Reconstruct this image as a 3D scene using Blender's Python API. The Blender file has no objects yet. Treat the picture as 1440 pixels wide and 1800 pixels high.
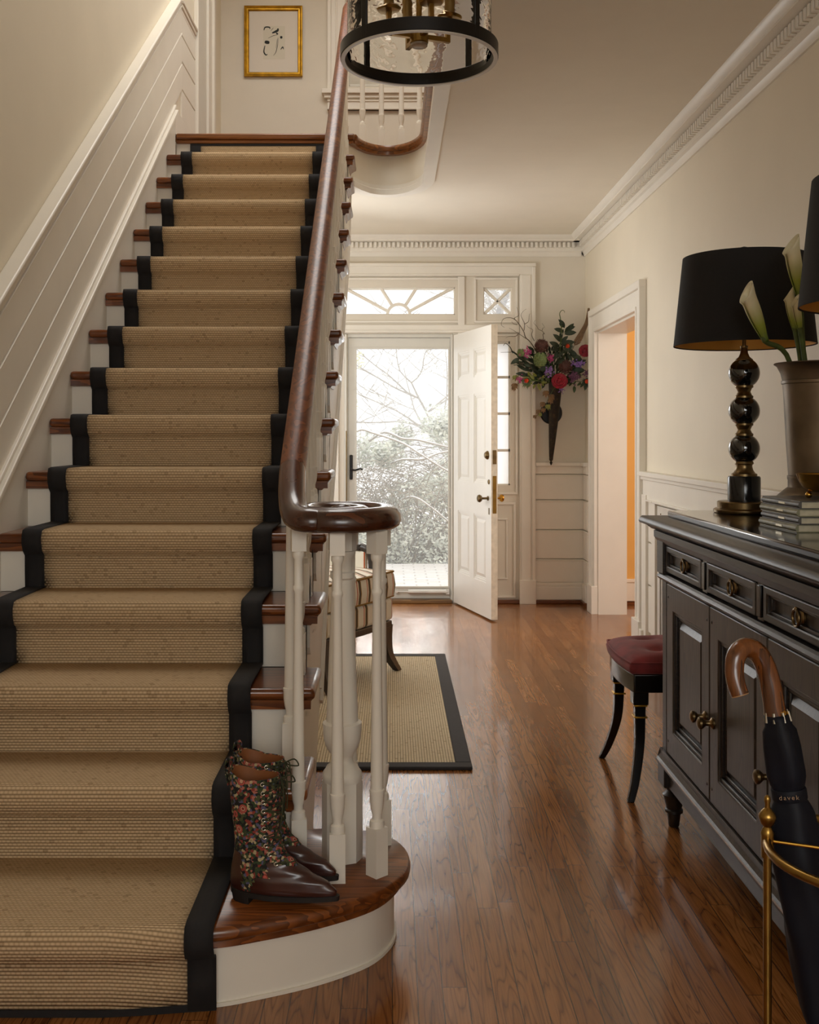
import bpy, bmesh, math, random
from mathutils import Vector, Matrix, Euler, noise as mnoise
PI = math.pi
C = bpy.context.scene.collection
SC = bpy.context.scene

# ------------------------------------------------------------------ camera
F_PX = 1850.0; VX = 690.0; VY = 765.0; EYE = 1.267
cam_d = bpy.data.cameras.new('camera'); cam = bpy.data.objects.new('camera', cam_d); C.objects.link(cam)
cam.location = (0, 0, EYE); cam.rotation_euler = (PI/2, 0, 0)
cam_d.sensor_width = 36.0; cam_d.lens = 36.0*F_PX/1800.0
cam_d.shift_x = (720-VX)/1800.0; cam_d.shift_y = (VY-900)/1800.0
cam_d.clip_start = 0.05; cam_d.clip_end = 200
SC.camera = cam

# ------------------------------------------------------------------ world, lights, exposure
SC.view_settings.view_transform = 'Standard'
SC.view_settings.look = 'None'
SC.view_settings.gamma = 1.0
SC.view_settings.use_curve_mapping = False
SC.view_settings.exposure = 0.22
SC.cycles.use_denoising = True
SC.cycles.max_bounces = 10
SC.cycles.diffuse_bounces = 6
SC.cycles.transparent_max_bounces = 24
SC.cycles.volume_bounces = 2
SC.cycles.sample_clamp_indirect = 6.0
SC.cycles.caustics_reflective = False
SC.cycles.caustics_refractive = False

w = bpy.data.worlds.new('overcast_sky'); SC.world = w; w.use_nodes = True
bg = w.node_tree.nodes['Background']; bg.inputs[0].default_value = (0.98, 0.99, 1.0, 1); bg.inputs[1].default_value = 1.2

def area(name, loc, target, sx, sy, power, col):
    d = bpy.data.lights.new(name, 'AREA'); d.shape = 'RECTANGLE'; d.size = sx; d.size_y = sy
    d.energy = power; d.color = col
    o = bpy.data.objects.new(name, d); C.objects.link(o); o.location = loc
    o.rotation_euler = (Vector(target)-Vector(loc)).to_track_quat('-Z', 'Y').to_euler()
    return o
sd = bpy.data.lights.new('winter_sun', 'SUN'); sd.energy = 5.5; sd.angle = math.radians(50); sd.color = (1.0, 0.98, 0.95)
sun = bpy.data.objects.new('winter_sun', sd); C.objects.link(sun); sun.location = (1, 14, 8)
sun.rotation_euler = Vector((-0.05, -1.0, -0.62)).to_track_quat('-Z', 'Y').to_euler()
area('upstairs_fill', (-0.3, 5.3, 5.4), (-0.4, 4.6, 2.0), 1.6, 2.6, 62, (1.0, 0.98, 0.94))  # soft lamp added under the upper ceiling to brighten stairwell and left wall
area('rear_fill', (0.4, -2.7, 2.2), (0.2, 4.0, 1.0), 2.4, 1.6, 54, (0.98, 0.99, 0.97))  # lamp added behind the camera to lift the near hall and stairs
area('back_wall_fill', (-1.2, 5.6, 1.5), (1.15, 7.9, 1.45), 0.9, 0.8, 28, (0.95, 0.98, 1.0))  # unseen lamp added under the stair soffit to brighten the back wall
area('left_fill', (-1.22, 7.2, 1.4), (1.4, 6.9, 1.5), 0.8, 1.8, 8, (0.95, 0.98, 1.0))  # added lamp hidden behind the stair; the wall has no window here
area('hall_fill', (-0.5, 7.0, 1.85), (0.7, 5.0, 1.9), 0.9, 0.7, 8, (0.96, 0.98, 1.0))  # small added fill lamp, out of sight behind the stair body
area('yellow_room_fill', (3.6, 5.6, 2.0), (1.9, 7.6, 1.2), 1.2, 1.6, 45, (1.0, 0.93, 0.82))  # lamp added inside the side room so its yellow wall glows

# ------------------------------------------------------------------ materials
def lin(c):
    return tuple(((v/255.0)/12.92 if v/255.0 <= 0.04045 else ((v/255.0+0.055)/1.055)**2.4) for v in c)
def rgba(c): return (*lin(c), 1.0)
class NT:
    def __init__(s, name):
        s.m = bpy.data.materials.new(name); s.m.use_nodes = True; s.t = s.m.node_tree; s.b = s.t.nodes['Principled BSDF']
        s.out = s.t.nodes['Material Output']
    def n(s, typ, **kw):
        nd = s.t.nodes.new('ShaderNode'+typ)
        for k, v in kw.items(): setattr(nd, k, v)
        return nd
    def l(s, a, b): s.t.links.new(a, b)
    def math(s, op, a, b=None, clamp=False):
        nd = s.n('Math', operation=op, use_clamp=clamp)
        for i, v in enumerate((a, b)):
            if v is None: continue
            if isinstance(v, (int, float)): nd.inputs[i].default_value = v
            else: s.l(v, nd.inputs[i])
        return nd.outputs[0]
    def mix(s, fac, a, b, blend='MIX'):
        nd = s.n('Mix', data_type='RGBA', blend_type=blend)
        for i, v in ((0, fac), (6, a), (7, b)):
            if isinstance(v, (int, float)): nd.inputs[i].default_value = v
            elif isinstance(v, tuple): nd.inputs[i].default_value = v
            else: s.l(v, nd.inputs[i])
        return nd.outputs[2]
    def ramp(s, fac, stops, interp='LINEAR'):
        nd = s.n('ValToRGB'); nd.color_ramp.interpolation = interp; e = nd.color_ramp.elements
        while len(e) < len(stops): e.new(0.5)
        for i, (p, c) in enumerate(stops): e[i].position = p; e[i].color = c
        s.l(fac, nd.inputs[0]); return nd.outputs[0]
    def coord(s, out='Object', scale=None):
        tc = s.n('TexCoord'); o = tc.outputs[out]
        if scale is not None:
            mp = s.n('Mapping'); mp.inputs['Scale'].default_value = scale; s.l(o, mp.inputs[0]); o = mp.outputs[0]
        return o
    def noise(s, vec, scale, detail=3, rough=0.5, dist=0.0):
        nd = s.n('TexNoise'); nd.inputs['Scale'].default_value = scale; nd.inputs['Detail'].default_value = detail
        nd.inputs['Roughness'].default_value = rough; nd.inputs['Distortion'].default_value = dist
        s.l(vec, nd.inputs['Vector']); return nd.outputs[0]
    def bump(s, h, strength, dist=0.002):
        nd = s.n('Bump'); nd.inputs['Strength'].default_value = strength; nd.inputs['Distance'].default_value = dist
        s.l(h, nd.inputs['Height']); s.l(nd.outputs[0], s.b.inputs['Normal'])
def setp(b, rough=None, metal=None, spec=None, coat=None, coat_r=None, sheen=None, trans=None, ior=None):
    for k, v in (('Roughness', rough), ('Metallic', metal), ('Specular IOR Level', spec), ('Coat Weight', coat), ('Coat Roughness', coat_r), ('Sheen Weight', sheen), ('Transmission Weight', trans), ('IOR', ior)):
        if v is not None: b.inputs[k].default_value = v
def plain(name, c, rough=0.5, metal=0.0, var=0.06, vscale=6.0, bump=0.0, bscale=60.0, **kw):
    t = NT(name); setp(t.b, rough=rough, metal=metal, **kw)
    co = t.coord()
    n = t.noise(co, vscale, 3)
    dk = tuple(max(0, v*(1-var)) for v in lin(c))+(1,); lt = tuple(min(1, v*(1+var)) for v in lin(c))+(1,)
    t.l(t.ramp(n, [(0.3, dk), (0.7, lt)]), t.b.inputs['Base Color'])
    if bump: t.bump(t.noise(co, bscale, 4), bump)
    return t.m
def wood(name, c1, c2, axis='Y', scale=1.0, rough=0.35, coat=0.0, lines=9.0, worn=None):
    t = NT(name); setp(t.b, rough=rough, coat=coat, coat_r=0.12)
    sc = {'X': (1.3, 16, 16), 'Y': (16, 1.3, 16), 'Z': (16, 16, 1.3)}[axis]
    co = t.coord('Object', tuple(v*scale for v in sc))
    n1 = t.noise(co, 1.0, 2, 0.5, 0.3)
    s_ = t.math('FRACT', t.math('MULTIPLY', n1, lines))
    n2 = t.noise(co, 6.0, 4, 0.6)
    f = t.math('ADD', t.math('MULTIPLY', s_, 0.55), t.math('MULTIPLY', n2, 0.45))
    col = t.ramp(f, [(0.25, rgba(c1)), (0.85, rgba(c2))])
    if worn:
        k = t.noise(t.coord('Object', (5, 2.2, 5)), 1.6, 4, 0.6)
        col = t.mix(t.ramp(k, [(0.58, (0, 0, 0, 1)), (0.70, (1, 1, 1, 1))]), col, rgba(worn))
    t.l(col, t.b.inputs['Base Color'])
    t.bump(n2, 0.08, 0.001)
    return t.m
def glass_mat(name, tint=(1, 1, 1, 1), wavy=0.0, refl=0.9):
    t = NT(name); t.t.nodes.remove(t.b)
    if wavy:
        tr = t.n('BsdfRefraction'); tr.inputs['IOR'].default_value = 1.05; tr.inputs['Roughness'].default_value = 0.0
        bp_ = t.n('Bump'); bp_.inputs['Strength'].default_value = wavy; bp_.inputs['Distance'].default_value = 0.02
        t.l(t.noise(t.coord('Object', (1, 1, 2.2)), 14.0, 2), bp_.inputs['Height']); t.l(bp_.outputs[0], tr.inputs['Normal'])
    else: tr = t.n('BsdfTransparent')
    tr.inputs[0].default_value = tint
    gl = t.n('BsdfGlossy'); gl.inputs['Roughness'].default_value = 0.02; gl.inputs['Color'].default_value = (refl, refl, refl, 1)
    lw = t.n('LayerWeight'); lw.inputs[0].default_value = 0.5
    fr_ = t.math('ADD', t.math('MULTIPLY', t.math('POWER', lw.outputs['Facing'], 5.0), 0.7), 0.007)
    mx = t.n('MixShader'); t.l(fr_, mx.inputs[0]); t.l(tr.outputs[0], mx.inputs[1]); t.l(gl.outputs[0], mx.inputs[2])
    t.l(mx.outputs[0], t.out.inputs[0])
    return t.m

WHITE = (232, 226, 214)
M = {}
M['paint'] = plain('white_trim_paint', WHITE, 0.38, var=0.02, bump=0.03, bscale=40)
M['paint_matte'] = plain('white_wall_paint', (230, 224, 211), 0.6, var=0.02)
M['cream'] = plain('cream_plaster', (229, 219, 199), 0.55, var=0.025, vscale=2.5)
M['ceiling'] = plain('ceiling_paint', (230, 222, 206), 0.75, var=0.015)
M['door'] = plain('door_paint', (230, 226, 217), 0.36, var=0.02)
M['door_worn'] = plain('worn_door_edge', (214, 202, 182), 0.5, var=0.12, vscale=30)
M['storm'] = plain('storm_door_paint', (218, 214, 203), 0.4, var=0.02)
M['yellow'] = plain('yellow_plaster', (224, 172, 92), 0.6, var=0.03)
M['black_iron'] = plain('black_iron', (24, 21, 18), 0.38, metal=0.4)
M['brass'] = plain('aged_brass', (150, 118, 60), 0.28, metal=1.0, var=0.18, vscale=25)
M['brass_bright'] = plain('polished_brass', (196, 150, 66), 0.2, metal=1.0, var=0.12, vscale=20)
M['bronze'] = plain('dark_bronze', (122, 102, 70), 0.32, metal=1.0, var=0.2, vscale=30)
M['steel'] = plain('white_steel', (225, 222, 214), 0.3, metal=0.2)
M['glass'] = glass_mat('window_glass')
t = NT('frosted_glass'); t.t.nodes.remove(t.b); tl = t.n('BsdfTranslucent'); tl.inputs[0].default_value = (0.95, 0.95, 0.96, 1); tr_ = t.n('BsdfDiffuse'); tr_.inputs[0].default_value = (0.8, 0.8, 0.8, 1); mx = t.n('MixShader'); mx.inputs[0].default_value = 0.12; t.l(tl.outputs[0], mx.inputs[1]); t.l(tr_.outputs[0], mx.inputs[2]); t.l(mx.outputs[0], t.out.inputs[0]); M['frosted'] = t.m
M['lantern_glass'] = glass_mat('wavy_lantern_glass', (0.96, 0.95, 0.93, 1), wavy=0.6)
M['wall_paint'] = plain('warm_white_wall_paint', (222, 214, 199), 0.6, var=0.02)
M['pale_rim'] = plain('satin_pale_rim', (196, 188, 176), 0.35, metal=0.2)
M['tread'] = wood('oak_stair_tread', (84, 42, 16), (138, 78, 34), 'X', 1.0, 0.28, 0.25)
M['rail'] = wood('mahogany_handrail', (88, 42, 19), (134, 76, 40), 'Y', 1.4, 0.42, 0.1, 5, worn=(158, 100, 52))
M['volute'] = wood('mahogany_volute', (56, 27, 14), (94, 50, 27), 'X', 0.6, 0.26, 0.4, 2.5)
M['nosing'] = wood('oak_landing_nosing', (98, 54, 20), (152, 94, 42), 'X', 0.5, 0.3, 0.2)
M['ebony'] = wood('ebonised_wood', (22, 17, 14), (48, 38, 31), 'Y', 1.2, 0.42, 0.08)
M['ebony_door'] = wood('ebonised_door_wood', (34, 27, 22), (66, 54, 45), 'Z', 1.4, 0.42, 0.08)
M['ebony_top'] = wood('ebonised_table_top', (22, 17, 14), (46, 37, 30), 'Y', 1.0, 0.10, 0.5)
M['copper_edge'] = plain('rubbed_edge_wood', (128, 98, 74), 0.4, var=0.35, vscale=40)
M['black_lacquer'] = plain('black_lacquer', (20, 16, 13), 0.22, var=0.15)
M['gilt'] = plain('gilt_frame', (196, 148, 40), 0.34, metal=0.75, var=0.3, vscale=18, bump=0.1, bscale=50)
M['mat_board'] = plain('mat_board', (222, 214, 202), 0.8, var=0.01)
M['paper'] = plain('ink_paper', (214, 208, 192), 0.8, var=0.03)
M['ink'] = plain('black_ink', (22, 26, 24), 0.7, var=0.2)
M['shade'] = plain('black_shade_linen', (17, 15, 14), 0.85, var=0.15, vscale=90, bump=0.2, bscale=260)
M['shade_gold'] = plain('gold_shade_lining', (206, 156, 78), 0.35, metal=0.6)
M['black_glass'] = plain('black_glossy_ceramic', (9, 9, 9), 0.06, var=0.1, coat=1.0)
M['black_marble'] = plain('black_marble', (22, 22, 23), 0.16, var=0.35, vscale=14)
M['pewter'] = plain('worn_pewter', (112, 98, 80), 0.42, metal=0.85, var=0.3, vscale=9, bump=0.08, bscale=30)
M['velvet'] = plain('burgundy_velvet', (126, 42, 42), 0.85, var=0.3, vscale=14, sheen=0.12)
M['navy'] = plain('navy_umbrella_cloth', (14, 16, 26), 0.6, var=0.25, vscale=12, spec=0.25)
M['cane'] = wood('chestnut_crook', (66, 34, 12), (122, 70, 30), 'Z', 2.0, 0.25, 0.5, 4)
M['cane_end'] = plain('cut_cane_end', (160, 122, 78), 0.5)
M['border'] = plain('black_cotton_binding', (23, 20, 20), 0.85, var=0.12, vscale=60, bump=0.15, bscale=400)
M['rug_border'] = plain('charcoal_cotton_binding', (50, 46, 44), 0.85, var=0.12, vscale=60, bump=0.15, bscale=400)
M['leather'] = plain('oxblood_leather', (58, 28, 22), 0.3, var=0.25, vscale=12, coat=0.3)
M['tan'] = plain('tan_lining_leather', (140, 86, 48), 0.55, var=0.12)
M['sole'] = plain('dark_sole', (24, 20, 18), 0.6)
M['lace'] = plain('olive_lace', (54, 56, 32), 0.8, var=0.2, vscale=80)
M['eyelet'] = plain('nickel_eyelet', (190, 184, 170), 0.25, metal=1.0)
M['book_dark'] = plain('charcoal_book_cloth', (84, 80, 76), 0.42, var=0.3, vscale=30)
M['book_sage'] = plain('sage_book_cloth', (136, 132, 104), 0.45, var=0.22, vscale=30)
M['pages'] = plain('book_pages', (196, 186, 160), 0.8, var=0.08, vscale=60)
M['foil'] = plain('silver_foil', (190, 178, 150), 0.3, metal=0.7)
M['concrete'] = plain('dark_metal_dowel', (60, 50, 40), 0.4)
M['bulb'] = plain('clear_bulb', (235, 225, 205), 0.1)
M['candle'] = plain('satin_brass_sleeve', (150, 124, 78), 0.3, metal=0.9)
M['threshold'] = wood('oak_threshold', (96, 66, 34), (150, 112, 66), 'X', 1.0, 0.4)
M['shoe'] = wood('oak_shoe_moulding', (84, 46, 22), (120, 70, 36), 'X', 1.0, 0.35)
# greenery
for k, c in {'leaf_dark': (38, 52, 30), 'leaf_mid': (58, 74, 36), 'leaf_lime': (108, 112, 40), 'leaf_brown': (104, 74, 36), 'twig': (86, 72, 50), 'artichoke': (112, 128, 76),
             'allium': (104, 70, 62), 'peony': (150, 16, 40), 'rose': (128, 14, 30), 'orange': (204, 66, 22), 'pink': (172, 64, 120), 'purple': (138, 104, 168), 'mauve': (104, 62, 88),
             'feather': (116, 88, 60), 'stem_green': (76, 92, 40)}.items():
    M[k] = plain(k+'_plant', c, 0.6, var=0.5 if k in ('peony', 'rose') else 0.25, vscale=70 if k in ('peony', 'rose') else 40)
t = NT('calla_spathe'); setp(t.b, rough=0.4)
co = t.coord('UV'); sp = t.n('SeparateXYZ'); t.l(co, sp.inputs[0])
t.l(t.ramp(sp.outputs[1], [(0.0, rgba((70, 96, 26))), (0.35, rgba((150, 164, 62))), (0.8, rgba((222, 214, 178))), (1.0, rgba((226, 220, 190)))]), t.b.inputs['Base Color'])
M['calla'] = t.m
# rusted cone
t = NT('mottled_iron_cone'); setp(t.b, rough=0.5, metal=0.5); co = t.coord()
t.l(t.ramp(t.noise(co, 30, 5, 0.7), [(0.45, rgba((38, 33, 28))), (0.62, rgba((62, 50, 36))), (0.72, rgba((110, 80, 44)))]), t.b.inputs['Base Color'])
M['cone'] = t.m
# snow
M['snow'] = plain('snow', (236, 238, 240), 0.7, var=0.03)
M['snowy_leaf'] = plain('snow_dusted_leaf', (216, 219, 208), 0.8, var=0.4, vscale=9)
M['snowy_yellow'] = plain('snow_dusted_yellow_leaf', (222, 220, 184), 0.8, var=0.3, vscale=9)
M['snowy_twig'] = plain('frosted_twig', (160, 150, 136), 0.8, var=0.25, vscale=20)
M['bark'] = plain('frosted_bark', (112, 104, 96), 0.85, var=0.2, vscale=10)
t = NT('snow_swept_pavers'); setp(t.b, rough=0.8)
br = t.n('TexBrick'); br.inputs['Scale'].default_value = 2.2; br.inputs['Mortar Size'].default_value = 0.02
br.inputs['Color1'].default_value = rgba((226, 224, 220)); br.inputs['Color2'].default_value = rgba((214, 210, 204)); br.inputs['Mortar'].default_value = rgba((190, 186, 180))
t.l(t.coord(), br.inputs['Vector']); t.l(br.outputs[0], t.b.inputs['Base Color']); M['pavers'] = t.m

# strip oak floor
t = NT('oak_strip_floor'); setp(t.b, rough=0.3, coat=0.25, coat_r=0.05)
co = t.coord(); sp = t.n('SeparateXYZ'); t.l(co, sp.inputs[0])
u = t.math('DIVIDE', sp.outputs[0], 0.0572); uid = t.math('FLOOR', u); uf = t.math('FRACT', u)
wn = t.n('TexWhiteNoise', noise_dimensions='1D'); t.l(uid, wn.inputs['W'])
v = t.math('ADD', t.math('DIVIDE', sp.outputs[1], 0.95), t.math('MULTIPLY', wn.outputs[0], 7.3))
vid = t.math('FLOOR', v); vf = t.math('FRACT', v)
cid = t.n('CombineXYZ'); t.l(uid, cid.inputs[0]); t.l(vid, cid.inputs[1])
w2 = t.n('TexWhiteNoise', noise_dimensions='3D'); t.l(cid.outputs[0], w2.inputs['Vector'])
rnd = w2.outputs[0]
cv = t.n('CombineXYZ')
t.l(t.math('ADD', t.math('MULTIPLY', sp.outputs[0], 21.0), t.math('MULTIPLY', rnd, 91.0)), cv.inputs[0])
t.l(t.math('MULTIPLY', sp.outputs[1], 1.5), cv.inputs[1]); t.l(t.math('MULTIPLY', rnd, 37.0), cv.inputs[2])
n1 = t.noise(cv.outputs[0], 1.0, 1.5, 0.5, 0.2)
rings = t.math('FRACT', t.math('MULTIPLY', n1, 12.0))
cv2 = t.n('CombineXYZ'); t.l(t.math('MULTIPLY', sp.outputs[0], 260.0), cv2.inputs[0]); t.l(t.math('MULTIPLY', sp.outputs[1], 7.0), cv2.inputs[1]); t.l(rnd, cv2.inputs[2])
n2 = t.noise(cv2.outputs[0], 1.0, 3, 0.6)
base = t.ramp(rnd, [(0.0, rgba((140, 86, 40))), (0.45, rgba((154, 99, 50))), (0.8, rgba((168, 112, 60))), (1.0, rgba((126, 76, 34)))])
grain = t.ramp(rings, [(0.0, (0.42, 0.34, 0.28, 1)), (0.10, (0.70, 0.64, 0.58, 1)), (0.3, (1, 1, 1, 1)), (0.85, (0.96, 0.95, 0.94, 1)), (1.0, (0.66, 0.6, 0.54, 1))])
col = t.mix(1.0, base, grain, 'MULTIPLY')
col = t.mix(0.55, col, t.ramp(n2, [(0.35, (0.55, 0.5, 0.46, 1)), (0.6, (1, 1, 1, 1))]), 'MULTIPLY')
gap = t.math('GREATER_THAN', t.math('ABSOLUTE', t.math('SUBTRACT', uf, 0.5)), 0.474)
gap2 = t.math('LESS_THAN', vf, 0.0022)
g = t.math('MAXIMUM', gap, gap2)
col = t.mix(t.math('MULTIPLY', g, 0.7), col, rgba((34, 18, 9)))
t.l(col, t.b.inputs['Base Color'])
hh = t.math('SUBTRACT', t.math('ADD', t.math('MULTIPLY', n2, 0.02), t.math('MULTIPLY', t.noise(t.coord('Object', (9, 0.9, 1)), 1.0, 2), 0.6)), g)
t.bump(hh, 0.10, 0.0008)
t.l(t.ramp(t.noise(t.coord('Object', (3, 1.2, 1)), 2.0, 3), [(0.35, (0.17, 0.17, 0.17, 1)), (0.7, (0.27, 0.27, 0.27, 1))]), t.b.inputs['Roughness'])
M['floor'] = t.m

def weave(name, c1, c2, axis, period, knot, coord='UV'):
    t = NT(name); setp(t.b, rough=0.9, spec=0.2)
    sp = t.n('SeparateXYZ'); co = t.coord(coord); t.l(co, sp.inputs[0])
    a, b = (sp.outputs[1], sp.outputs[0]) if axis == 1 else (sp.outputs[0], sp.outputs[1])
    row = t.math('DIVIDE', a, period); rid = t.math('FLOOR', row)
    rf = t.math('SUBTRACT', t.math('FRACT', row), 0.5)
    hump = t.math('SUBTRACT', 1.0, t.math('MULTIPLY', t.math('MULTIPLY', rf, rf), 4.0))
    kb = t.math('ADD', t.math('DIVIDE', b, knot), t.math('MULTIPLY', rid, 0.5))
    kf = t.math('SUBTRACT', t.math('FRACT', kb), 0.5)
    kh = t.math('SUBTRACT', 1.0, t.math('MULTIPLY', t.math('MULTIPLY', kf, kf), 1.6))
    h = t.math('MULTIPLY', hump, kh)
    cid = t.n('CombineXYZ'); t.l(rid, cid.inputs[0]); t.l(t.math('FLOOR', kb), cid.inputs[1])
    wn = t.n('TexWhiteNoise', noise_dimensions='3D'); t.l(cid.outputs[0], wn.inputs['Vector'])
    base = t.ramp(h, [(0.0, tuple(v*0.55 for v in lin(c1))+(1,)), (0.55, rgba(c1)), (1.0, rgba(c2))])
    base = t.mix(0.5, base, t.ramp(wn.outputs[0], [(0.0, (0.4, 0.33, 0.25, 1)), (0.05, (0.86, 0.84, 0.8, 1)), (1.0, (1.0, 1.0, 1.0, 1))]), 'MULTIPLY')
    t.l(base, t.b.inputs['Base Color']); t.bump(h, 0.7, 0.003)
    return t.m
M['sisal'] = weave('sisal_stair_runner', (184, 156, 120), (212, 186, 150), 1, 0.0085, 0.011)
M['sisal_rug'] = weave('sisal_area_rug', (202, 184, 152), (222, 206, 176), 0, 0.0105, 0.014, 'Object')

# floral tapestry
t = NT('floral_tapestry'); setp(t.b, rough=0.85); co = t.coord()
vo = t.n('TexVoronoi'); vo.inputs['Scale'].default_value = 165; t.l(co, vo.inputs['Vector'])
sc_ = t.n('SeparateColor'); t.l(vo.outputs['Color'], sc_.inputs[0])
cc = t.ramp(sc_.outputs[0], [(0, rgba((20, 20, 16))), (0.30, rgba((48, 62, 34))), (0.50, rgba((72, 74, 40))), (0.60, rgba((130, 52, 40))), (0.72, rgba((166, 100, 84))), (0.82, rgba((172, 156, 118))), (0.92, rgba((86, 84, 110)))], 'CONSTANT')
vo2 = t.n('TexVoronoi'); vo2.inputs['Scale'].default_value = 28; t.l(co, vo2.inputs['Vector'])
ring = t.math('FRACT', t.math('MULTIPLY', vo2.outputs['Distance'], 5.0))
fl = t.ramp(ring, [(0.0, rgba((176, 84, 70))), (0.35, rgba((120, 36, 30))), (0.6, rgba((196, 150, 120))), (0.85, rgba((104, 30, 26)))], 'CONSTANT')
s2 = t.n('SeparateColor'); t.l(vo2.outputs['Color'], s2.inputs[0])
mk = t.math('MULTIPLY', t.math('LESS_THAN', vo2.outputs['Distance'], 0.30), t.math('GREATER_THAN', s2.outputs[1], 0.62))
t.l(t.mix(mk, cc, fl), t.b.inputs['Base Color']); t.bump(vo.outputs['Distance'], 0.5, 0.002)
M['tapestry'] = t.m

# striped upholstery: stripes across local Y
def striped(name, comp):
    t = NT(name); setp(t.b, rough=0.85, sheen=0.2)
    sp = t.n('SeparateXYZ'); t.l(t.coord(), sp.inputs[0])
    f = t.math('FRACT', t.math('ADD', t.math('DIVIDE', sp.outputs[comp], 0.094), 20.0))
    cr = rgba((230, 222, 204)); gd = rgba((150, 116, 44)); bk = rgba((52, 38, 26)); og = rgba((186, 92, 46))
    col = t.ramp(f, [(0.0, cr), (0.32, og), (0.40, cr), (0.48, gd), (0.55, bk), (0.67, gd), (0.75, cr)], 'CONSTANT')
    t.l(col, t.b.inputs['Base Color']); t.bump(t.noise(t.coord(), 300, 2), 0.15)
    return t.m
M['stripe'] = striped('striped_upholstery', 1)
M['stripe_side'] = striped('striped_side_upholstery', 0)
M['gold_piping'] = plain('gold_piping', (140, 106, 44), 0.7)

t = NT('falling_snow_haze'); t.t.nodes.remove(t.b); vs0 = t.n('VolumeScatter'); vs0.inputs['Color'].default_value = (0.97, 0.98, 1.0, 1); vs0.inputs['Density'].default_value = 0.05; t.l(vs0.outputs[0], t.out.inputs['Volume']); M['haze'] = t.m

# ------------------------------------------------------------------ helpers
def V(*a): return Vector(a)
def sp_pts(pts, per=6, closed=False):
    P = [Vector(p) for p in pts]; n = len(P); out = []
    for i in range(n if closed else n-1):
        if closed: a, b, c, d = P[(i-1) % n], P[i], P[(i+1) % n], P[(i+2) % n]
        else: a, b, c, d = P[max(i-1, 0)], P[i], P[i+1], P[min(i+2, n-1)]
        for k in range(per):
            s = k/per
            out.append(0.5*((2*b)+(c-a)*s+(2*a-5*b+4*c-d)*s*s+(3*b-a-3*c+d)*s*s*s))
    if not closed: out.append(P[-1])
    return out
def lerp_tab(tab, x):
    if x <= tab[0][0]: return tab[0][1:]
    for a, b in zip(tab, tab[1:]):
        if x <= b[0]:
            s = (x-a[0])/(b[0]-a[0]); s = s*s*(3-2*s)*0.5+s*0.5
            return tuple(p+(q-p)*s for p, q in zip(a[1:], b[1:]))
    return tab[-1][1:]
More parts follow.
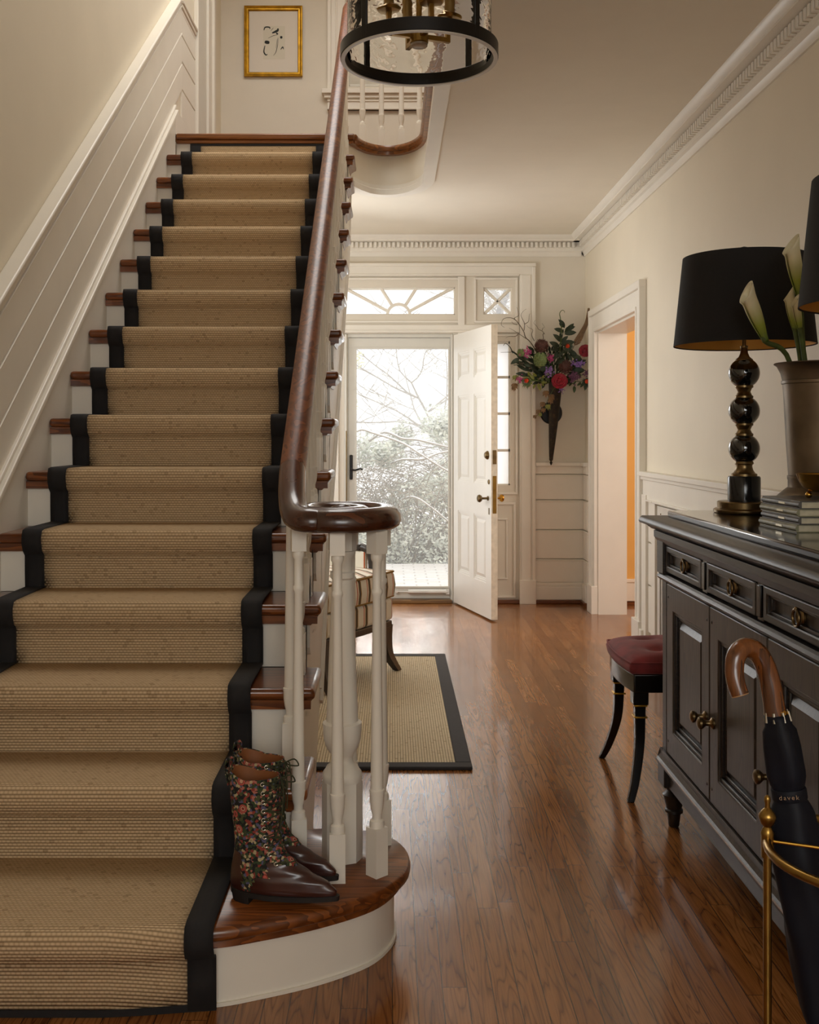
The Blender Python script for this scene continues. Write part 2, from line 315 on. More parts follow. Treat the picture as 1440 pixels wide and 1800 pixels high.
class MB:
    def __init__(s): s.bm = bmesh.new(); s.uv = None
    def face(s, vs):
        try: return s.bm.faces.new(vs)
        except ValueError: return None
    def box(s, x0, x1, y0, y1, z0, z1):
        v = [s.bm.verts.new((x, y, z)) for z in (z0, z1) for y in (y0, y1) for x in (x0, x1)]
        for f in ((0, 2, 3, 1), (4, 5, 7, 6), (0, 1, 5, 4), (2, 6, 7, 3), (0, 4, 6, 2), (1, 3, 7, 5)): s.face([v[i] for i in f])
        return s
    def obox(s, c, size, rot=None):
        R = rot.to_matrix() if rot is not None else Matrix.Identity(3); c = Vector(c); h = [a/2 for a in size]
        v = [s.bm.verts.new(c+R @ Vector((sx*h[0], sy*h[1], sz*h[2]))) for sz in (-1, 1) for sy in (-1, 1) for sx in (-1, 1)]
        for f in ((0, 2, 3, 1), (4, 5, 7, 6), (0, 1, 5, 4), (2, 6, 7, 3), (0, 4, 6, 2), (1, 3, 7, 5)): s.face([v[i] for i in f])
        return s
    def loft(s, rings, closed=True, caps=True, loop=False):
        R = [[s.bm.verts.new(p) for p in r] for r in rings]; n = len(R[0])
        pairs = list(zip(R, R[1:])) + ([(R[-1], R[0])] if loop else [])
        for a, b in pairs:
            for i in range(n if closed else n-1):
                j = (i+1) % n; s.face([a[i], a[j], b[j], b[i]])
        if caps and closed and not loop:
            s.face(R[0][::-1]); s.face(R[-1])
        return s
    def lathe(s, prof, seg=24, c=(0, 0, 0), caps=True, rot=None):
        c = Vector(c); rings = []
        for r, z in prof:
            ring = [Vector((max(r, 1e-4)*math.cos(2*PI*i/seg), max(r, 1e-4)*math.sin(2*PI*i/seg), z)) for i in range(seg)]
            if rot is not None: ring = [rot @ p for p in ring]
            rings.append([p+c for p in ring])
        return s.loft(rings, True, caps)
    def band(s, r0, r1, z0, z1, seg=48, c=(0, 0, 0)):
        c = Vector(c)
        rings = [[c+Vector((r*math.cos(a), r*math.sin(a), z)) for r, z in ((r0, z0), (r1, z0), (r1, z1), (r0, z1))] for a in [2*PI*i/seg for i in range(seg)]]
        return s.loft(rings, True, False, True)
    def tube(s, pts, r, seg=8, caps=True, closed=False):
        P = [Vector(p) for p in pts]; n = len(P); rings = []; up = None
        for i, p in enumerate(P):
            if closed: tg = (P[(i+1) % n]-P[i-1])
            else: tg = P[min(i+1, n-1)]-P[max(i-1, 0)]
            if tg.length < 1e-9: tg = Vector((0, 0, 1))
            tg.normalize()
            if up is None:
                up = Vector((0, 0, 1)) if abs(tg.z) < 0.9 else Vector((1, 0, 0))
            up = (up-tg*up.dot(tg)).normalized(); sd = tg.cross(up)
            rr = r[i] if isinstance(r, (list, tuple)) else r
            rings.append([p+(up*math.cos(2*PI*k/seg)+sd*math.sin(2*PI*k/seg))*rr for k in range(seg)])
        return s.loft(rings, True, caps, closed)
    def sweep(s, pts, prof, caps=True):
        P = [Vector(p) for p in pts]; n = len(P); rings = []
        for i, p in enumerate(P):
            tg = (P[min(i+1, n-1)]-P[max(i-1, 0)]).normalized()
            sd = tg.cross(Vector((0, 0, 1))).normalized(); up = sd.cross(tg)
            rings.append([p+sd*a+up*b for a, b in prof])
        return s.loft(rings, True, caps)
    def prism(s, poly, plane, a0, a1):
        def P(u, v, a): return {'XY': (u, v, a), 'YZ': (a, u, v), 'XZ': (u, a, v)}[plane]
        A = [s.bm.verts.new(P(u, v, a0)) for u, v in poly]; B = [s.bm.verts.new(P(u, v, a1)) for u, v in poly]
        n = len(A)
        f1 = s.face(A); f2 = s.face(B[::-1])
        for i in range(n): s.face([A[i], B[i], B[(i+1) % n], A[(i+1) % n]])
        if n > 4: bmesh.ops.triangulate(s.bm, faces=[f for f in (f1, f2) if f])
        return s
    def ball(s, c, r, sc=(1, 1, 1), seg=12, rg=8, rot=None):
        prof = [(math.sin(PI*i/rg), -math.cos(PI*i/rg)) for i in range(rg+1)]
        rings = []
        for q, z in prof:
            ring = [Vector((max(q, 1e-3)*math.cos(2*PI*k/seg)*sc[0], max(q, 1e-3)*math.sin(2*PI*k/seg)*sc[1], z*sc[2]))*r for k in range(seg)]
            if rot is not None: ring = [rot @ p for p in ring]
            rings.append([p+Vector(c) for p in ring])
        return s.loft(rings)
    def torus(s, c, R, r, rot=None, seg=20, rs=8):
        pts = []
        for i in range(seg):
            p = Vector((R*math.cos(2*PI*i/seg), R*math.sin(2*PI*i/seg), 0))
            if rot is not None: p = rot @ p
            pts.append(p+Vector(c))
        return s.tube(pts, r, rs, False, True)
    def leaf(s, base, tip, width, nrm=(0, -1, 0), cup=0.15, seg=4):
        b, t_ = Vector(base), Vector(tip); ax = t_-b; L = ax.length
        sd = ax.cross(Vector(nrm)); sd = sd.normalized() if sd.length > 1e-6 else Vector((1, 0, 0)); up = sd.cross(ax).normalized()
        rows = []
        for i in range(seg+1):
            q = i/seg; wv = width*0.5*math.sin(PI*min(1, q*0.92+0.05))**0.8 if 0 < i < seg else width*0.02
            m = b+ax*q+up*(L*0.12*math.sin(PI*q))
            rows.append([s.bm.verts.new(m+sd*wv+up*wv*cup*2), s.bm.verts.new(m), s.bm.verts.new(m-sd*wv+up*wv*cup*2)])
        for a, c in zip(rows, rows[1:]):
            s.face([a[0], a[1], c[1], c[0]]); s.face([a[1], a[2], c[2], c[1]])
        return s
    def wall(s, axis, p0, p1, u0, u1, v0, v1, holes=()):
        us = sorted({u0, u1, *[h[0] for h in holes], *[h[1] for h in holes]}); us = [u for u in us if u0 <= u <= u1]
        vs = sorted({v0, v1, *[h[2] for h in holes], *[h[3] for h in holes]}); vs = [v for v in vs if v0 <= v <= v1]
        def solid(i, j):
            if not (0 <= i < len(us)-1 and 0 <= j < len(vs)-1): return False
            um, vm = (us[i]+us[i+1])/2, (vs[j]+vs[j+1])/2
            return not any(h[0] < um < h[1] and h[2] < vm < h[3] for h in holes)
        cache = {}
        def P(u, v, a):
            k = (round(u, 5), round(v, 5), round(a, 5))
            if k not in cache: cache[k] = s.bm.verts.new((a, u, v) if axis == 'X' else (u, a, v))
            return cache[k]
        for i in range(len(us)-1):
            for j in range(len(vs)-1):
                if not solid(i, j): continue
                a, b, c, d = us[i], us[i+1], vs[j], vs[j+1]
                s.face([P(a, c, p0), P(b, c, p0), P(b, d, p0), P(a, d, p0)]); s.face([P(a, c, p1), P(a, d, p1), P(b, d, p1), P(b, c, p1)])
                if not solid(i-1, j): s.face([P(a, c, p0), P(a, d, p0), P(a, d, p1), P(a, c, p1)])
                if not solid(i+1, j): s.face([P(b, c, p0), P(b, c, p1), P(b, d, p1), P(b, d, p0)])
                if not solid(i, j-1): s.face([P(a, c, p0), P(a, c, p1), P(b, c, p1), P(b, c, p0)])
                if not solid(i, j+1): s.face([P(a, d, p0), P(b, d, p0), P(b, d, p1), P(a, d, p1)])
        return s
    def build(s, name, mat, parent=None, smooth=True, bevel=0.0, kind=None, ang=38, seg=2, loc=None, sub=0):
        bmesh.ops.recalc_face_normals(s.bm, faces=s.bm.faces)
        lim = math.radians(ang)
        for f in s.bm.faces: f.smooth = smooth
        for e in s.bm.edges:
            if len(e.link_faces) == 2: e.smooth = e.calc_face_angle(0) < lim
        me = bpy.data.meshes.new(name); s.bm.to_mesh(me); s.bm.free()
        me.materials.append(M[mat])
        o = bpy.data.objects.new(name, me); C.objects.link(o)
        if parent is not None: o.parent = parent
        if loc is not None: o.location = loc
        if bevel:
            b = o.modifiers.new('bevel', 'BEVEL'); b.width = bevel; b.segments = seg; b.limit_method = 'ANGLE'; b.angle_limit = math.radians(40)
        if sub:
            q = o.modifiers.new('sub', 'SUBSURF'); q.levels = sub; q.render_levels = sub
        if kind: o['kind'] = kind
        return o
def tag(o, label, cat, group=None):
    o['label'] = label; o['category'] = cat
    if group: o['group'] = group
    return o
def thing(name, label, cat, loc=(0, 0, 0), rotz=0.0, group=None):
    o = bpy.data.objects.new(name, None); C.objects.link(o); o.location = loc; o.rotation_euler = (0, 0, rotz); o.empty_display_size = 0.05
    return tag(o, label, cat, group)
def px(x, y, Y):
    return Vector(((x-VX)*Y/F_PX, Y, EYE-(y-VY)*Y/F_PX))

# ------------------------------------------------------------------ room shell
ST = 'structure'
XL, XR, YB = -1.296, 1.455, 7.945
r_, h_ = 0.2532, 0.19
def NY(k): return (24.4-k)*r_
def nz(y): return (y-NY(15))/r_*h_+h_
Z2 = 16*h_; ZC = 2.76
b = MB(); b.box(-1.45, 4.6, -3.2, 8.14, -0.12, 0.0); b.build('floor', 'floor', kind=ST, smooth=False)
b = MB(); b.wall('X', XL-0.15, XL, -3.2, 8.1, 0, 5.6); b.build('wall_left', 'cream', kind=ST, smooth=False)
b = MB(); b.wall('X', XR, XR+0.2, -3.2, YB, 0, 5.6, [(6.19, 7.44, -1, 2.0)]); b.build('wall_right', 'cream', kind=ST, smooth=False)
holes = [(-0.365, 0.459, -1, 2.035), (-0.378, 0.472, 2.177, 2.384), (0.687, 0.902, 2.177, 2.384), (-0.808, -0.593, 2.177, 2.384),
         (0.64, 0.889, 0.889, 1.976), (-0.795, -0.546, 0.889, 1.976), (-0.33, 0.45, 3.90, 5.25)]
b = MB(); b.wall('Y', YB, 8.1, XL, XR, 0, 5.6, holes); b.build('wall_back', 'wall_paint', kind=ST, smooth=False)
b = MB(); b.wall('Y', -3.2, -3.05, XL, XR, 0, 5.6, [(-0.7, 1.0, 0.9, 2.5)]); b.build('wall_front', 'cream', kind=ST, smooth=False)
b = MB(); b.box(XL-0.15, XR+0.2, -3.2, 8.1, 5.6, 5.75); b.build('ceiling_upper', 'ceiling', kind=ST, smooth=False)
# hall ceiling with the curved end of the stairwell opening
well = [(0.20, -3.05)] + [(0.20, y) for y in (0, 2, 4, 5.5)] + [(-0.035+0.235*math.cos(a), 6.10+0.40*math.sin(a)) for a in [PI*i/18 for i in range(0, 13)]] + [(-0.205, 6.36), (-0.245, 6.27), (-0.258, 6.18)]
poly = well[:-1]+[(-0.258, 6.235), (XL, 6.235), (XL, YB), (XR, YB), (XR, -3.05)]
b = MB(); b.prism(poly, 'XY', ZC, Z2-0.035); b.build('ceiling', 'ceiling', kind=ST, ang=30)
# second floor boards
well2 = [(x-0.012 if i < 6 else x, y) for i, (x, y) in enumerate(well)]
b = MB(); b.prism(well2[:-1]+[(-0.258, 6.235), (XL, 6.235), (XL, YB), (XR, YB), (XR, -3.05)], 'XY', Z2-0.034, Z2-0.001); b.build('floor_upper', 'nosing', kind=ST, smooth=False)
# bead at the foot of the well edge
b = MB(); b.sweep([(x, y, ZC+0.012) for x, y in well[1:-1]], [(-0.022, -0.026), (0.046, -0.026), (0.046, -0.010), (0.012, -0.008), (-0.004, 0.034), (-0.014, 0.034), (-0.014, 0.012), (-0.022, 0.006)])
b.build('trim_well', 'paint', kind=ST)
# yellow room beyond the doorway
b = MB(); b.box(XR+0.2, 4.6, 7.86, 8.0, 0, 2.76); b.build('wall_yellow_room', 'yellow', kind=ST, smooth=False)
b = MB(); b.box(4.5, 4.6, 4.2, 7.86, 0, 2.76); b.build('wall_yellow_room_side', 'yellow', kind=ST, smooth=False)
b = MB(); b.box(XR+0.2, 4.6, 4.1, 4.2, 0, 2.76); b.build('wall_yellow_room_near', 'yellow', kind=ST, smooth=False)
b = MB(); b.box(XR+0.2, 4.6, 4.1, 8.0, 2.76, 2.86); b.build('ceiling_yellow_room', 'ceiling', kind=ST, smooth=False)
b = MB(); b.box(XR+0.2, 4.5, 7.84, 7.86, 0.03, 0.17); b.box(XR+0.2, 4.5, 7.832, 7.86, 0.17, 0.195); b.build('baseboard_yellow_room', 'paint', kind=ST, smooth=False, bevel=0.004)
b = MB(); b.box(XR+0.2, 4.5, 7.835, 7.86, 0.0, 0.03); b.build('trim_shoe_yellow_room', 'shoe', kind=ST, smooth=False)

# ---- crown
CR = [(0, 2.615), (0.010, 2.615), (0.014, 2.632), (0.022, 2.645), (0.034, 2.652), (0.034, 2.718), (0.098, 2.718), (0.098, 2.728), (0.108, 2.734), (0.122, 2.750), (0.126, 2.7595), (0, 2.7595)]
def crown(name, along, a0, a1):
    b = MB()
    if along == 'Y':
        b.prism([(XR-d, z) for d, z in CR], 'XZ', a0, a1)
        y = a0+0.02
        while y < a1-0.10: b.box(XR-0.060, XR-0.034, y, y+0.0185, 2.674, 2.714); y += 0.0345
    else:
        b.prism([(YB-d, z) for d, z in CR], 'YZ', a0, a1)
        x = a0+0.02
        while x < a1-0.075: b.box(x, x+0.0185, YB-0.060, YB-0.034, 2.674, 2.714); x += 0.0345
    return b.build(name, 'paint', kind=ST, ang=20)
crown('trim_crown_right', 'Y', -1.5, YB-0.001)
crown('trim_crown_back', 'X', XL, XR-0.03)

# ---- entrance joinery on the back wall
b = MB()
for x0, x1 in ((0.958, 1.073), (-0.979, -0.864)):
    b.box(x0, x1, YB-0.030, YB, 0.0, 2.534); b.box(x0+0.012, x1-0.034, YB-0.040, YB-0.02, 0.17, 2.47); b.box(x1-0.022, x1+0.002, YB-0.047, YB-0.02, 0.17, 2.532); b.box(x0-0.004, x1+0.005, YB-0.055, YB, -0.001, 0.18)
b.build('trim_entrance_pilasters', 'paint', kind=ST, smooth=False, bevel=0.004)
b = MB(); b.box(-0.978, 1.072, YB-0.033, YB, 2.475, 2.545); b.box(-0.985, 1.079, YB-0.050, YB, 2.535, 2.56); b.box(-0.86, 0.955, YB-0.04, YB, 2.465, 2.48); b.build('trim_entrance_head', 'paint', kind=ST, smooth=False, bevel=0.004)
b = MB()
b.box(-0.86, 0.955, YB-0.022, YB, 2.055, 2.10); b.box(-0.86, 0.955, YB-0.034, YB, 2.040, 2.058)
for x0, x1 in ((0.495, 0.545), (-0.455, -0.405)):
    b.box(x0, x1, YB-0.020, YB, 0.0, 2.463)
b.build('trim_entrance_bars', 'paint', kind=ST, smooth=False, bevel=0.004)
def frame_strip(b, x0, x1, z0, z1, y, wdt=0.014, dep=0.012):
    b.box(x0, x1, y-dep, y, z0, z0+wdt); b.box(x0, x1, y-dep, y, z1-wdt, z1); b.box(x0, x0+wdt, y-dep, y, z0+wdt, z1-wdt); b.box(x1-wdt, x1, y-dep, y, z0+wdt, z1-wdt)
b = MB()
frame_strip(b, -0.43, 0.525, 2.115, 2.455, YB, 0.016, 0.016); frame_strip(b, 0.615, 0.945, 2.115, 2.455, YB, 0.016, 0.016); frame_strip(b, -0.85, -0.52, 2.115, 2.455, YB, 0.016, 0.016)
frame_strip(b, 0.60, 0.945, 0.82, 2.03, YB, 0.016, 0.014); frame_strip(b, -0.85, -0.51, 0.82, 2.03, YB, 0.016, 0.014)
frame_strip(b, 0.62, 0.93, 0.04, 0.76, YB, 0.016, 0.014); frame_strip(b, 0.68, 0.87, 0.18, 0.64, YB, 0.012, 0.010); frame_strip(b, -0.83, -0.53, 0.04, 0.76, YB, 0.016, 0.014)
b.build('trim_entrance_panels', 'paint', kind=ST, smooth=False, bevel=0.003)
# transom sunburst
w1 = MB(); z0, z1, cx = 2.177, 2.384, 0.047
for x0, x1 in ((-0.378, 0.472),):
    for q in (w1,):
        q.box(x0, x1, YB+0.02, YB+0.05, z0, z0+0.008); q.box(x0, x1, YB+0.02, YB+0.05, z1-0.008, z1)
for x in (-0.378, 0.464): w1.box(x, x+0.008, YB+0.02, YB+0.05, z0, z1)
arc = [(cx+0.085*math.cos(a), YB+0.03, z0+0.082*math.sin(a)) for a in [PI*i/14 for i in range(15)]]
w1.sweep(arc, [(-0.012, -0.011), (0.012, -0.011), (0.012, 0.011), (-0.012, 0.011)])
for ax, az, bx, bz in ((-0.083, 0.03, -0.41, 0.205), (-0.05, 0.072, -0.135, 0.205), (0.05, 0.072, 0.135, 0.205), (0.083, 0.03, 0.41, 0.205)):
    w1.tube([(cx+ax, YB+0.03, z0+az), (cx+bx, YB+0.03, z0+bz)], 0.0125, 6)
wn_ = w1.build('window_1', 'paint', kind=ST, smooth=False)
wn_['label'] = 'long transom window with sunburst glazing bars above the front door'
MB().box(-0.378, 0.472, YB+0.055, YB+0.059, z0, z1).build('glass_pane', 'glass', wn_, smooth=False)
for i, x0 in enumerate((0.687, -0.808)):
    q = MB(); x1 = x0+0.215
    q.box(x0, x1, YB+0.02, YB+0.05, z0, z0+0.008); q.box(x0, x1, YB+0.02, YB+0.05, z1-0.008, z1); q.box(x0, x0+0.008, YB+0.02, YB+0.05, z0, z1); q.box(x1-0.008, x1, YB+0.02, YB+0.05, z0, z1)
    q.tube([(x0, YB+0.03, z0), (x1, YB+0.03, z1)], 0.0125, 6); q.tube([(x0, YB+0.03, z1), (x1, YB+0.03, z0)], 0.0125, 6)
    o = q.build('window_%d' % (2+i), 'paint', kind=ST, smooth=False); MB().box(x0, x1, YB+0.055, YB+0.059, z0, z1).build('glass_pane', 'glass', o, smooth=False)
for i, x0 in enumerate((0.64, -0.795)):
    q = MB(); x1 = x0+0.249
    for z in (0.889, 1.152, 1.43, 1.706, 1.968): q.box(x0, x1, YB+0.02, YB+0.05, z-0.010, z+0.010)
    q.box(x0, x0+0.01, YB+0.02, YB+0.05, 0.889, 1.976); q.box(x1-0.01, x1, YB+0.02, YB+0.05, 0.889, 1.976)
    o = q.build('window_%d' % (4+i), 'paint', kind=ST, smooth=False); MB().box(x0, x1, YB+0.055, YB+0.059, 0.889, 1.976).build('glass_pane', 'frosted', o, smooth=False)
# upstairs window
q = MB()
for x in (-0.33, 0.41): q.box(x, x+0.04, YB+0.03, YB+0.06, 3.90, 5.25)
for z in (3.90, 4.53, 5.21): q.box(-0.33, 0.45, YB+0.032, YB+0.062, z, z+0.045)
for x in (-0.07, 0.19): q.box(x-0.009, x+0.009, YB+0.034, YB+0.05, 3.9, 5.25)
for z in (4.22, 4.88): q.box(-0.33, 0.45, YB+0.035, YB+0.049, z-0.009, z+0.009)
o = q.build('window_6', 'paint', kind=ST, smooth=False); MB().box(-0.33, 0.45, YB+0.064, YB+0.068, 3.9, 5.25).build('glass_pane', 'glass', o, smooth=False)
q = MB()
for x0, x1 in ((-0.49, -0.355), (0.475, 0.61)):
    q.box(x0, x1, YB-0.022, YB, 3.86, 5.4); q.box(x0 if x0 < 0 else x1-0.028, x0+0.028 if x0 < 0 else x1, YB-0.036, YB-0.022, 3.86, 5.4); q.box(x0+0.06, x0+0.075, YB-0.028, YB-0.02, 3.86, 5.4)
q.box(-0.53, 0.65, YB-0.075, YB, 3.828, 3.862); q.box(-0.515, 0.635, YB-0.05, YB, 3.80, 3.828); q.box(-0.49, 0.61, YB-0.03, YB, 3.715, 3.80)
q.box(-0.49, 0.61, YB-0.04, YB, 3.715, 3.73); q.box(-0.49, 0.61, YB-0.04, YB, 3.775, 3.785)
q.build('trim_upper_window', 'paint', kind=ST, smooth=False, bevel=0.005)
wb = thing('window_blind', 'white slatted blind lowered over the upstairs window behind the lantern', 'blind', (0.06, YB+0.010, 3.9))
b = MB()
for i in range(44): b.obox((0, 0, 0.03+i*0.03), (0.765, 0.002, 0.031), Euler((math.radians(24), 0, 0)))
b.build('slats', 'storm', wb, smooth=False)
b = MB(); b.box(-0.38, 0.38, -0.012, 0.012, 1.31, 1.345); b.build('head_rail', 'storm', wb, smooth=False)
b = MB(); b.box(-0.38, 0.38, -0.010, 0.010, 0.002, 0.016); b.build('bottom_rail', 'storm', wb, smooth=False)

# back wall wainscot to the right of the entrance
b = MB(); zs = [0.155, 0.335, 0.555, 0.78, 0.975]
for a, c in zip(zs, zs[1:]): b.box(1.076, XR-0.001, YB-0.02, YB, a+0.004, c-0.004); b.box(1.076, XR-0.001, YB-0.026, YB, c-0.013, c-0.006)
b.box(1.076, XR-0.001, YB-0.024, YB, 0.975, 1.035); b.box(1.076, XR-0.001, YB-0.045, YB, 1.035, 1.062)
b.build('trim_wainscot_back', 'paint', kind=ST, smooth=False, bevel=0.003)
b = MB(); b.box(1.076, XR-0.001, YB-0.032, YB, 0.028, 0.13); b.box(1.076, XR-0.001, YB-0.024, YB, 0.13, 0.158); b.build('baseboard_back', 'paint', kind=ST, smooth=False, bevel=0.005)
b = MB(); b.box(0.53, XR-0.035, YB-0.045, YB, 0, 0.028); b.build('trim_shoe_back', 'shoe', kind=ST, smooth=False, bevel=0.006)
# short return of the wainscot on the right wall between corner and doorway
b = MB()
for a, c in zip(zs, zs[1:]): b.box(XR-0.02, XR, 7.76, YB-0.03, a+0.004, c-0.004); b.box(XR-0.026, XR, 7.76, YB-0.03, c-0.013, c-0.006)
b.box(XR-0.024, XR, 7.76, YB-0.03, 0.975, 1.035); b.box(XR-0.045, XR, 7.76, YB-0.046, 1.035, 1.062)
b.box(XR-0.032, XR, 7.76, YB-0.033, 0.028, 0.158)
b.build('trim_wainscot_corner', 'paint', kind=ST, smooth=False, bevel=0.003)
b = MB(); b.box(XR-0.045, XR, 7.76, YB-0.046, 0, 0.028); b.build('trim_shoe_corner', 'shoe', kind=ST, smooth=False)

# doorway casing on the right wall
b = MB()
for y0, y1, s in ((6.03, 6.19, -1), (7.44, 7.60, 1)):
    b.box(XR-0.024, XR, y0, y1, 0.0, 2.12)
    ye = y0 if s < 0 else y1
    b.box(XR-0.042, XR, min(ye+s*0.002, ye-s*0.03), max(ye+s*0.002, ye-s*0.03), 0.0, 2.158)
    yi = y1 if s < 0 else y0
    b.box(XR-0.030, XR, min(yi-s*0.002, yi+s*0.02), max(yi-s*0.002, yi+s*0.02), 0.0, 2.018)
    b.box(XR-0.05, XR, y0-0.005, y1+0.005, -0.001, 0.2)
b.box(XR-0.0245, XR, 6.06, 7.57, 2.001, 2.12); b.box(XR-0.0435, XR, 6.027, 7.603, 2.115, 2.161); b.box(XR-0.0315, XR, 6.171, 7.459, 1.9985, 2.021)
b.build('trim_doorway_casing', 'paint', kind=ST, smooth=False, bevel=0.004)
b = MB(); b.box(XR-0.001, XR+0.201, 7.43, 7.445, 0, 2.0); b.box(XR-0.001, XR+0.201, 6.185, 6.2, 0, 2.0); b.box(XR-0.001, XR+0.201, 6.2, 7.43, 1.985, 2.005); b.build('trim_doorway_jamb', 'paint', kind=ST, smooth=False)
# panelling and radiator recess on the right wall, near the sideboard
b = MB()
b.box(XR-0.055, XR, -3.0, 6.028, 1.036, 1.062); b.box(XR-0.035, XR, -3.0, 6.028, 1.015, 1.036); b.box(XR-0.022, XR, -3.0, 6.028, 0.90, 1.015)
b.box(XR-0.030, XR, 5.93, 6.028, 0.0, 0.93); b.box(XR-0.045, XR, 5.975, 6.04, 0.0, 0.16)
for a, c in ((0.16, 0.42), (0.428, 0.66), (0.668, 0.90)): b.box(XR-0.014, XR, 5.78, 5.93, a, c)
b.box(XR-0.030, XR, 5.72, 5.79, 0.0, 0.90); b.box(XR-0.034, XR, 5.78, 5.935, 0.895, 0.905)
b.box(XR-0.030, XR, 3.6, 3.70, 0.0, 0.90); b.box(XR-0.030, XR, -3.0, 3.6, 0.0, 0.90); b.box(XR-0.036, XR, 3.66, 5.76, 0.895, 0.907)
b.build('trim_wainscot_right', 'paint', kind=ST, smooth=False, bevel=0.003)
rad = thing('radiator_cover', 'white slotted metal radiator grille set in the panelling behind the sideboard end', 'radiator cover', (XR-0.001, 4.7, 0.0))
b = MB()
b.box(-0.02, 0, -1.0, 1.0, 0.80, 0.885); b.box(-0.02, 0, -1.0, -0.95, 0.05, 0.80); b.box(-0.02, 0, 0.95, 1.0, 0.05, 0.80); b.box(-0.02, 0, -0.95, 0.95, 0.05, 0.10); b.box(-0.018, 0, -0.95, 0.95, 0.70, 0.712)
b.build('grille_frame', 'steel', rad, smooth=False, bevel=0.002)
b = MB(); b.box(-0.004, 0, -0.95, 0.95, 0.10, 0.80); b.build('grille_back', 'bronze', rad, smooth=False)
b = MB()
for i in range(62): y = -0.94+i*0.0305; b.box(-0.014, -0.004, y, y+0.016, 0.10, 0.80)
b.build('grille_fins', 'steel', rad, smooth=False)
for i in range(9): b = MB(); b.ball((-0.021, -0.92+i*0.23, 0.845), 0.004); b.build('screw', 'bronze', rad)
b = MB(); b.tube([(-0.02, -0.16, 0.76), (-0.06, -0.16, 0.76)], 0.012, 10); b.ball((-0.065, -0.16, 0.757), 0.018, (1, 1, 1.5)); b.build('valve_knob', 'black_lacquer', rad)

# left wall, sloped panelling above the stair
def slope_strip(b, c0, c1, y0, y1, x0, x1, hor=None):
    b.prism([(y0, nz(y0)+c0), (y1, nz(y1)+c0), (y1, nz(y1)+c1), (y0, nz(y0)+c1)], 'YZ', x0, x1)
YE = 6.42
b = MB()
for c0, c1 in ((0.150, 0.303), (0.317, 0.493), (0.507, 0.663), (0.677, 0.73)): slope_strip(b, c0, c1, 1.2, YE, XL, XL+0.012)
for c in (0.308, 0.498, 0.668): slope_strip(b, c-0.004, c+0.002, 1.2, YE, XL, XL+0.015)
for z0, z1 in ((Z2+0.16, Z2+0.33), (Z2+0.34, Z2+0.50), (Z2+0.51, Z2+0.66), (Z2+0.67, Z2+0.82)): b.box(XL, XL+0.012, YE, 6.86, z0, z1)
b.build('trim_stair_planks', 'paint', kind=ST, smooth=False, bevel=0.002)
b = MB()
slope_strip(b, -0.25, 0.120, 1.2, 6.18, XL, XL+0.022)
slope_strip(b, 0.112, 0.138, 1.2, 6.18, XL, XL+0.040); slope_strip(b, 0.138, 0.158, 1.2, 6.20, XL, XL+0.024)
b.build('baseboard_stair', 'paint', kind=ST, smooth=False, bevel=0.004)
b = MB()
slope_strip(b, 0.728, 0.752, 1.2, YE, XL, XL+0.020); slope_strip(b, 0.752, 0.775, 1.2, YE, XL, XL+0.045); slope_strip(b, 0.775, 0.795, 1.2, YE, XL, XL+0.060)
b.box(XL, XL+0.014, YE-0.02, 6.86, Z2+0.80, Z2+0.825); b.box(XL, XL+0.022, YE-0.02, 6.86, Z2+0.826, Z2+0.85); b.box(XL, XL+0.030, YE-0.02, 6.86, Z2+0.851, Z2+0.87)
b.build('trim_stair_cap', 'paint', kind=ST, smooth=False, bevel=0.006)
b = MB(); b.box(XL, XL+0.02, 6.2, 6.86, Z2, Z2+0.15); b.build('baseboard_upper', 'paint', kind=ST, smooth=False, bevel=0.003)
# upstairs door in the left wall
d3 = MB().box(XL, XL+0.012, 6.93, 7.27, Z2, Z2+2.0).build('door_3', 'storm', kind=ST, smooth=False)
MB().box(XL, XL+0.016, 6.885, 6.925, Z2+0.58, Z2+0.70).build('hinge', 'bronze', d3, smooth=False)
b = MB(); b.box(XL, XL+0.03, 6.865, 6.88, Z2, Z2+2.1); b.box(XL, XL+0.028, 7.27, 7.40, Z2, Z2+2.1); b.box(XL, XL+0.045, 7.40, 7.46, Z2, Z2+2.1); b.box(XL, XL+0.02, 7.46, 7.60, Z2, Z2+2.1); b.build('trim_upper_door', 'paint', kind=ST, smooth=False, bevel=0.004)

# ------------------------------------------------------------------ storm door and open front door
YS = 7.99
sd_ = MB(); sd_.wall('Y', YS, YS+0.035, -0.335, 0.438, 0.03, 2.005, [(-0.272, 0.427-0.0, 0.118, 1.922)]); door2 = sd_.build('door_2', 'storm', kind=ST, smooth=False, bevel=0.004)
door2['label'] = 'white full glass storm door closed across the front entrance'
MB().box(-0.272, 0.427, YS+0.012, YS+0.017, 0.118, 1.922).build('glass_pane', 'glass', door2, smooth=False)
b = MB(); frame_strip(b, -0.285, 0.436, 0.108, 1.935, YS, 0.014, 0.008); b.build('glazing_bead', 'storm', door2, smooth=False, bevel=0.002)
b = MB()
for z in (1.62, 1.12, 0.72):
    for x in (-0.29, 0.438): b.box(x-0.012, x+0.006, YS-0.016, YS-0.006, z-0.006, z+0.006)
b.build('retaining_clips', 'storm', door2, smooth=False)
b = MB(); b.box(-0.325, -0.302, YS-0.012, YS, 0.93, 1.118); b.build('handle_plate', 'black_iron', door2, bevel=0.006)
b = MB(); b.tube([(-0.312, YS-0.01, 1.012), (-0.312, YS-0.045, 1.012)], 0.008, 8); b.tube(sp_pts([(-0.314, YS-0.045, 1.008), (-0.28, YS-0.047, 1.003), (-0.245, YS-0.047, 1.014), (-0.225, YS-0.045, 1.008)]), [0.007]*18+[0.005], 8); b.build('handle', 'black_iron', door2)
